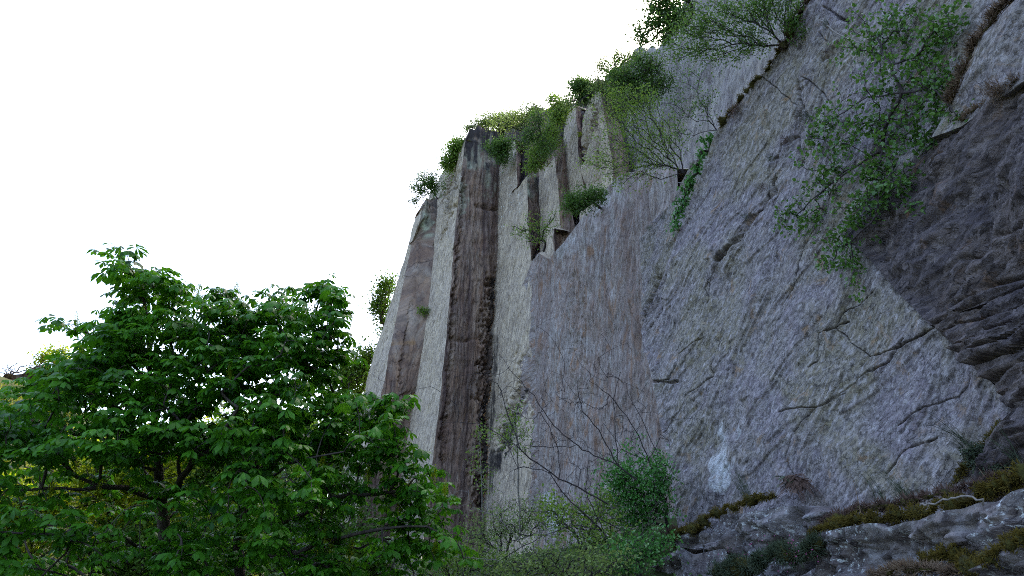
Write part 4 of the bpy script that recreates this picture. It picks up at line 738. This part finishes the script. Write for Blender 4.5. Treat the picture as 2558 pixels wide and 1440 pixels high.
# low growth on the earth, one mass
rng = np.random.default_rng(5); Q = rng.uniform([-3, 5], [13.5, 34], (15000, 2)); Q = Q[perlin(Q[:, 0] / 1.5, Q[:, 1] / 1.5, None, 8) > -.25]
pos = Q[:, :1] * N + Q[:, 1:] * D + (ground_z(Q[:, 0], Q[:, 1]) + rng.random(len(Q)) * .28)[:, None] * UP
tag(link('ground_cover', leaf_mesh('ground_cover', [leaves(pos, rng.normal(0, 1, pos.shape) + UP * .4, rng.normal(0, .6, pos.shape) + UP, .11, .05, T_DIA)], M_BUSH, np.zeros(3))), 'low leafy ground cover at the foot of the cliff', 'ground cover', None, 'stuff')

# ------------------------------------------------------------------ grass, moss and fern on the ledges
def tuft(name, label, cat, base, n, L, W, mat, d0=(0, 0, 1), spread=.5, droop=0.0, br=.05, seed=1, group=None, T=T_BLADE):
    rng = np.random.default_rng(seed); base = np.asarray(base); pos = base + rng.normal(0, 1, (n, 3)) * br; d = unit(np.asarray(d0, float)) + rng.normal(0, spread, (n, 3)) - UP * droop
    me = leaf_mesh(name, [leaves(pos, d, rng.normal(0, .4, (n, 3)) + UP, L * rng.uniform(.5, 1.2, n), W, T)], mat, base)
    return tag(link(name, me, None, base), label, cat, group)
def mat_strip(name, label, path, n, rad, mat, hair=.05, seed=1, mix=None, kind='stuff', up=.3, cat='moss', hw=.012):
    rng = np.random.default_rng(seed); P = resample(path, 60 if len(path) > 2 else 30); t = np.gradient(P, axis=0); t = unit(t); a = unit(np.cross(t, UP)); b = np.cross(a, t); k = np.linspace(0, 2 * math.pi, 13)
    r = .72 * rad * np.maximum(.06, .62 + 2.4 * perlin(np.arange(len(P)) * .27, 0 * P[:, 0], None, seed))[:, None, None] * np.r_[.15, np.ones(len(P) - 2), .15][:, None, None]
    G = P[:, None] + r * (a[:, None] * np.cos(k)[None, :, None] + b[:, None] * np.sin(k)[None, :, None] * .75); q = np.stack([perlin(G[..., 0] * 5, G[..., 1] * 5, G[..., 2] * 5, seed + j) for j in range(3)], -1); G = G + q * rad * .9
    i = np.arange(G.shape[0] * 13).reshape(-1, 13); F = np.stack([i[:-1, :-1], i[:-1, 1:], i[1:, 1:], i[1:, :-1]], -1).reshape(-1, 4); base = P[0]
    Gf = G.reshape(-1, 3); pos = Gf[rng.integers(0, len(Gf), n)] + rng.normal(0, rad * .12, (n, 3)); ctr = P[np.argmin(((pos[:, None, :] - P[None]) ** 2).sum(-1), 1)]
    V, f4, f3 = leaves(pos, unit(pos - ctr) + rng.normal(0, .5, pos.shape) + UP * up, rng.normal(0, 1, pos.shape), hair * rng.uniform(.5, 1.4, n), hw, T_DIA)
    me = make_mesh(name, np.concatenate([Gf, V]) - base, np.concatenate([F, f4 + len(Gf)]), f3 + len(Gf), [M_MOSSB, mat], np.r_[np.zeros(len(F)), np.ones(len(f4)), np.ones(len(f3))])
    return tag(link(name, me, None, base), label, cat, None, kind)
op = lambda plane, o, *q: [on(plane, u, v, o) for u, v in q]
mat_strip('moss_bank', 'golden brown moss along the diagonal top edge of the near slab', op(ANEAR, .02, (1796, 318), (1820, 288), (1850, 252), (1890, 210), (1920, 172), (1955, 118)), 2600, .10, M_MOSS, .05, 1)
mat_strip('moss_bank', 'dark mossy soil in the ledge under the fan shaped shrub', op(ANEAR, .02, (1955, 120), (1975, 90), (1990, 60), (2005, 30), (2035, -20)), 1800, .15, M_DEAD, .07, 2)
mat_strip('moss_bank', 'mossy bank at the foot of the near slab left of the dead fern', op(LD1, -.05, (1690, 1335), (1740, 1318), (1790, 1285), (1835, 1268), (1880, 1248), (1930, 1232)), 5000, .09, M_MOSS, .05, 3)
mat_strip('moss_bank', 'long mossy shelf above the grey lichen rock', op(LD2, -.15, (2035, 1335), (2100, 1312), (2160, 1295), (2230, 1290), (2300, 1280), (2370, 1262), (2440, 1245)), 6000, .085, M_MOSS, .06, 4)
mat_strip('moss_bank', 'brown dead growth along the back of the mossy shelf', op(LD2, -.55, (2060, 1310), (2150, 1275), (2240, 1262), (2330, 1240), (2430, 1210), (2520, 1180)), 2600, .06, M_DEAD, .08, 5)
mat_strip('moss_bank', 'yellow mossy edge running to the right side below the tufted clump', op(LD2, -.1, (2440, 1235), (2500, 1215), (2570, 1190), (2650, 1170)), 2600, .09, M_MOSS, .06, 6)
mat_strip('moss_bank', 'moss fringed edge of the rock in the bottom right corner', op(LD3, -.05, (2400, 1428), (2450, 1405), (2500, 1375), (2560, 1345), (2620, 1320)), 2600, .06, M_MOSS, .05, 7)
mat_strip('moss_bank', 'dark olive moss cushion on the grey lichen rock', op(LD2, .1, (2310, 1405), (2350, 1385), (2400, 1395), (2440, 1415)), 3600, .10, M_MOSS, .05, 8)
mat_strip('moss_bank', 'leaf litter and moss between the brambles and the near slab', op(LD1, -.1, (1600, 1420), (1640, 1385), (1670, 1350), (1695, 1330)), 3600, .13, M_DEAD, .09, 9)
mat_strip('moss_bank', 'thin moss line climbing the crack at the right of the near slab', op(ANEAR, .02, (2375, 1225), (2400, 1180), (2430, 1140), (2470, 1100), (2505, 1060)), 1600, .05, M_MOSS, .05, 10)
mat_strip('dry_grass_bank', 'dry grass growing on the ledge at the top right', op(TR, .0, (2372, 262), (2400, 200), (2425, 140), (2455, 85), (2500, 30), (2540, -10)), 1700, .04, M_DRY, .15, 11, cat='dry grass')
mat_strip('dry_grass_bank', 'fine dry growth on the edge of the dark overhang', op(TR, .0, (2400, 305), (2470, 250), (2500, 222), (2570, 190), (2640, 160)), 700, .03, M_DRY, .10, 12, cat='dry grass')
mat_strip('heather_bank', 'heathery mound with pink flecks at the bottom edge', [on(LD2, u, v, o) for u, v, o in ((1800, 1440, .2), (1860, 1410, .3), (1930, 1390, .3), (2000, 1380, .2), (2045, 1360, .1))], 7000, .13, M_SEDGE, .10, 13, cat='heather')
mat_strip('heather_bank', 'dry matted grass along the bottom edge of the lichen rock', [on(LD2, u, v, o) for u, v, o in ((2180, 1440, .4), (2260, 1425, .4), (2340, 1425, .4), (2420, 1440, .4))], 1800, .04, M_DRY, .09, 14, cat='dry grass')
rng = np.random.default_rng(3); pos = np.array([on(LD2, rng.uniform(1800, 2050), rng.uniform(1345, 1420), .35) for _ in range(70)]) + rng.normal(0, .05, (70, 3))
tag(link('pink_flowers', leaf_mesh('pink_flowers', [leaves(pos, rng.normal(0, 1, pos.shape), rng.normal(0, 1, pos.shape), .022, .018, T_DIA)], M_PINK, np.zeros(3))), 'tiny pink flowers scattered in the heather', 'flowers', None, 'stuff')
GT = 'tufts rooted in the slab cracks'
tuft('grass_tuft', 'brown dead tuft hanging under the mossy edge of the near slab', 'grass tuft', on(ANEAR, 1838, 275, .05), 420, .22, .006, M_DEAD, (.2, -.2, -.4), .6, .3, .09, 1)
tuft('grass_tuft', 'dry fan of grass at the right edge above the dark overhang', 'grass tuft', on(TR, 2488, 230, .1), 260, .24, .006, M_DRY, (-.5, -.3, .1), .45, .3, .06, 2)
for k, (u, v, lab) in enumerate(((1657, 545, 'dark tuft in the crack left of the hanging plant'), (1695, 575, 'small brown tuft below the hanging glossy plant'), (1622, 570, 'olive tuft on the seam of the purple wall'), (1960, 350, 'brown tuft at the upper crack of the near slab'), (1925, 395, 'tiny dry tuft under the upper crack tuft'), (1905, 470, 'grey tuft midway down the long crack'), (1860, 540, 'dry tuft low on the long crack'), (1995, 285, 'reddish tuft at the crack beside the straggling bush'), (2065, 60, 'dark tuft on the rock above the straggling bush'), (2065, 130, 'mossy tuft in the short notch near the top'), (2150, 545, 'dry tuft under the straggling bush at the overhang edge'))):
    tuft('grass_tuft', lab, 'grass tuft', on(ANEAR, u, v, .03), 130, .11, .005, M_DEAD if k % 2 else M_SEDGE, (-.3, -.4, -.1), .6, .4, .045, 20 + k, GT)
SG = 'sedge tufts on the ledges'
for k, (u, v, n, d0, lab) in enumerate(((1868, 1245, 60, (-.45, 0, 1), 'sedge with stiff blades in front of the white splash'), (2275, 1265, 70, (-.6, 0, 1), 'tall leaning sedge before the middle of the near slab'), (2420, 1115, 40, (-.9, 0, .6), 'sedge pointing left out of the tufted clump'), (2215, 1270, 30, (-.5, 0, 1), 'short sedge left of the tall leaning sedge'), (2030, 300, 40, (-.8, 0, .6), 'fine sedge sticking out of the crack near the straggling bush'), (2545, 1150, 30, (-.6, 0, .7), 'sedge at the right edge above the moss'))):
    tuft('sedge_tuft', lab, 'sedge', on(ANEAR, u, v, .35), n, .62 if k != 4 else .4, .006, M_SEDGE, d0, .17, 0, .05, 40 + k, SG)
for k, (u, v, lab) in enumerate(((1990, 1400, 'thin pale dead stalk on the heathery mound'), (1820, 1380, 'thin pale dead stalk before the lichen rock'), (2150, 1280, 'short pale stalk on the mossy shelf'))):
    tuft('dead_stalk', lab, 'dead stalk', on(LD2, u, v, .3), 3, .5, .008, M_DRY, (-.25, 0, 1), .1, 0, .03, 60 + k)
shrub('dead_branch', 'curved pale dead stick lying on the mossy shelf', on(LD2, 2455, 1262, .05), [(2300, 1262, 6, 4, LD2.t(2300, 1262) - .1, 2)], per=0, r0=.008, cat='dead branch', smat=M_PTWIG, seed=70, paths=[[on(LD2, u, v, .12) for u, v in ((2455, 1250), (2430, 1243), (2390, 1243), (2350, 1250), (2310, 1265))]])
def fern(label, base, fronds, mat, seed):
    rng = np.random.default_rng(seed); base = np.asarray(base); parts = []
    for (dx, dz, L) in fronds:
        s = np.linspace(0, 1, 22); d = np.array([dx, rng.normal(-.5, .2), 0]); d = unit(d)
        P = base + rng.normal(0, .03, 3) + d * (s * L)[:, None] + UP * (dz * L * s - .75 * L * s ** 2)[:, None]; t = unit(np.gradient(P, axis=0)); sd = unit(np.cross(t, UP)); w = .07 * np.sin(math.pi * (s * .85 + .12))
        for sg in (-1, 1): parts.append(leaves(P, sd * sg + t * .35 - UP * .2, np.cross(t, sd) * sg + rng.normal(0, .2, P.shape), w + .01, .018, T_DIA))
        parts.append(leaves(P[:-1], np.diff(P, axis=0), np.cross(sd, t)[:-1], np.linalg.norm(np.diff(P, axis=0), axis=1), .006, T_DIA))
    tag(link('fern', leaf_mesh('fern', parts, mat, base), None, base), label, 'fern')
rng = np.random.default_rng(9)
fern('dead brown fern with hanging fronds on the ledge below the near slab', on(ANEAR, 1990, 1205, .25), [(rng.uniform(-1, .25), rng.uniform(-.1, .7), rng.uniform(.25, .5)) for _ in range(46)], M_DEAD, 1)
fern('green fern curling over the top of the dead brown fern', on(ANEAR, 1965, 1200, .4), [(rng.uniform(-1, .6), rng.uniform(.3, .9), rng.uniform(.2, .32)) for _ in range(9)], M_SEDGE, 2)
fern('dark green fern on the mossy bank below the brambles', on(LD1, 1640, 1395, .3), [(rng.uniform(-1, 1), rng.uniform(.4, 1), rng.uniform(.3, .5)) for _ in range(16)], M_BUSH, 3)
shrub('bush', 'rounded olive clump with dry roots hanging at the right of the near slab', on(ANEAR, 2465, 1165, .15), [(2440, 1135, 34, 26, tn(2440, 1135, .3), 60), (2475, 1160, 36, 26, tn(2475, 1160, .3), 50), (2520, 1190, 36, 22, tn(2520, 1190, .3), 36)], M_SEDGE, 22, .035, .02, sig=.03, r0=.003, seed=71, cat='bush', per=24) if False else shrub('bush', 'rounded olive clump at the right end of the near slab foot', on(ANEAR, 2465, 1165, .15), [(2440, 1135, 34, 26, tn(2440, 1135, .3), 60), (2475, 1160, 36, 26, tn(2475, 1160, .3), 50), (2520, 1190, 36, 22, tn(2520, 1190, .3), 36)], M_SEDGE, 22, .04, .022, sig=.03, r0=.003, seed=71, cat='bush')
tuft('root_tuft', 'pale dry roots hanging down below the olive clump', 'dry roots', on(ANEAR, 2470, 1175, .3), 260, .34, .007, M_DRY, (.45, -.3, -1), .2, .2, .07, 72)
tuft('root_tuft', 'dry roots hanging from the mossy bank at the brambles', 'dry roots', on(LD1, 1660, 1355, .25), 160, .30, .007, M_DRY, (-.1, -.2, -1), .2, .2, .06, 73)
shrub('bush', 'tiny bright plant growing from the brown face of the leaning buttress', on(A2, 1068, 782, .2), [(1050, 776, 14, 7, 43.5, 14), (1060, 780, 8, 6, 43.5, 8)], M_BRIGHT, 12, .12, .07, sig=.1, r0=.008, seed=74, cat='plant')
shrub('bush', 'small yellow flowering tuft on the sliver between the twin pillars', on(B2, 1449, 340, .2), [(1448, 336, 5, 5, B2.t(1448, 336) - .3, 8)], M_YELLOW, 12, .07, .05, sig=.06, r0=.006, seed=75, cat='plant')

# ------------------------------------------------------------------ white climbing bolts on the pale faces
M_BOLT = plain_mat('white_metal', (.75, .75, .74), (.85, .85, .84), 8, .5, 0)
def bolt_mesh():
    v = np.array([(-.5, 0, -.5), (.5, 0, -.5), (.5, 0, .5), (-.5, 0, .5), (-.5, .35, -.5), (.5, .35, -.5), (.5, .35, .5), (-.5, .35, .5)], float)
    f = np.array([(0, 1, 2, 3), (7, 6, 5, 4), (0, 4, 5, 1), (1, 5, 6, 2), (2, 6, 7, 3), (3, 7, 4, 0)])
    A = v * (.07, .03, .11); B = v * (.05, .16, .035) + (0, 0, -.03); C = v * (.03, .03, .2) + (0.03, -.1, -.1)
    th = np.arange(8) * math.pi / 4; R = np.array([(math.cos(a) * (.035 + .012 * math.cos(b)), -.10 + .012 * math.sin(b), math.sin(a) * (.035 + .012 * math.cos(b)) - .04) for a in th for b in (0, 2.1, 4.2)])
    fr = np.array([(i * 3 + j, i * 3 + (j + 1) % 3, ((i + 1) % 8) * 3 + (j + 1) % 3, ((i + 1) % 8) * 3 + j) for i in range(8) for j in range(3)])
    return make_mesh('climbing_bolt', np.concatenate([A, B, C, R]), np.concatenate([f, f + 8, f + 16, fr + 24]), None, [M_BOLT], smooth=False)
bm_ = bolt_mesh()
def bolts(pts, plane, lab, grp):
    for (x, y) in pts:
        u, v = 850 + x / 4, 300 + y / 4; o = link('climbing_bolt', bm_); o.location = on(plane, u, v, .06); o.rotation_euler = (0, .35, AZ + math.radians(-90) + .4); tag(o, lab, 'climbing bolt', grp)
bolts([(1690, 410), (1620, 525), (1697, 480), (1702, 570), (1618, 620), (1703, 655), (1705, 740), (1800, 740), (1625, 780), (1705, 825), (1808, 825), (1628, 860), (1705, 915), (1812, 915), (1628, 960), (1630, 1060)], A1, 'small white climbing bolt on the pale slab right of the tall brown buttress', 'white bolts on the pale slab')
bolts([(1210, 345), (1212, 445), (1205, 560), (1078, 1125), (1105, 1125)], A2, 'small white climbing bolt on the pale strip of the tall middle buttress', 'white bolts on the pale strip')
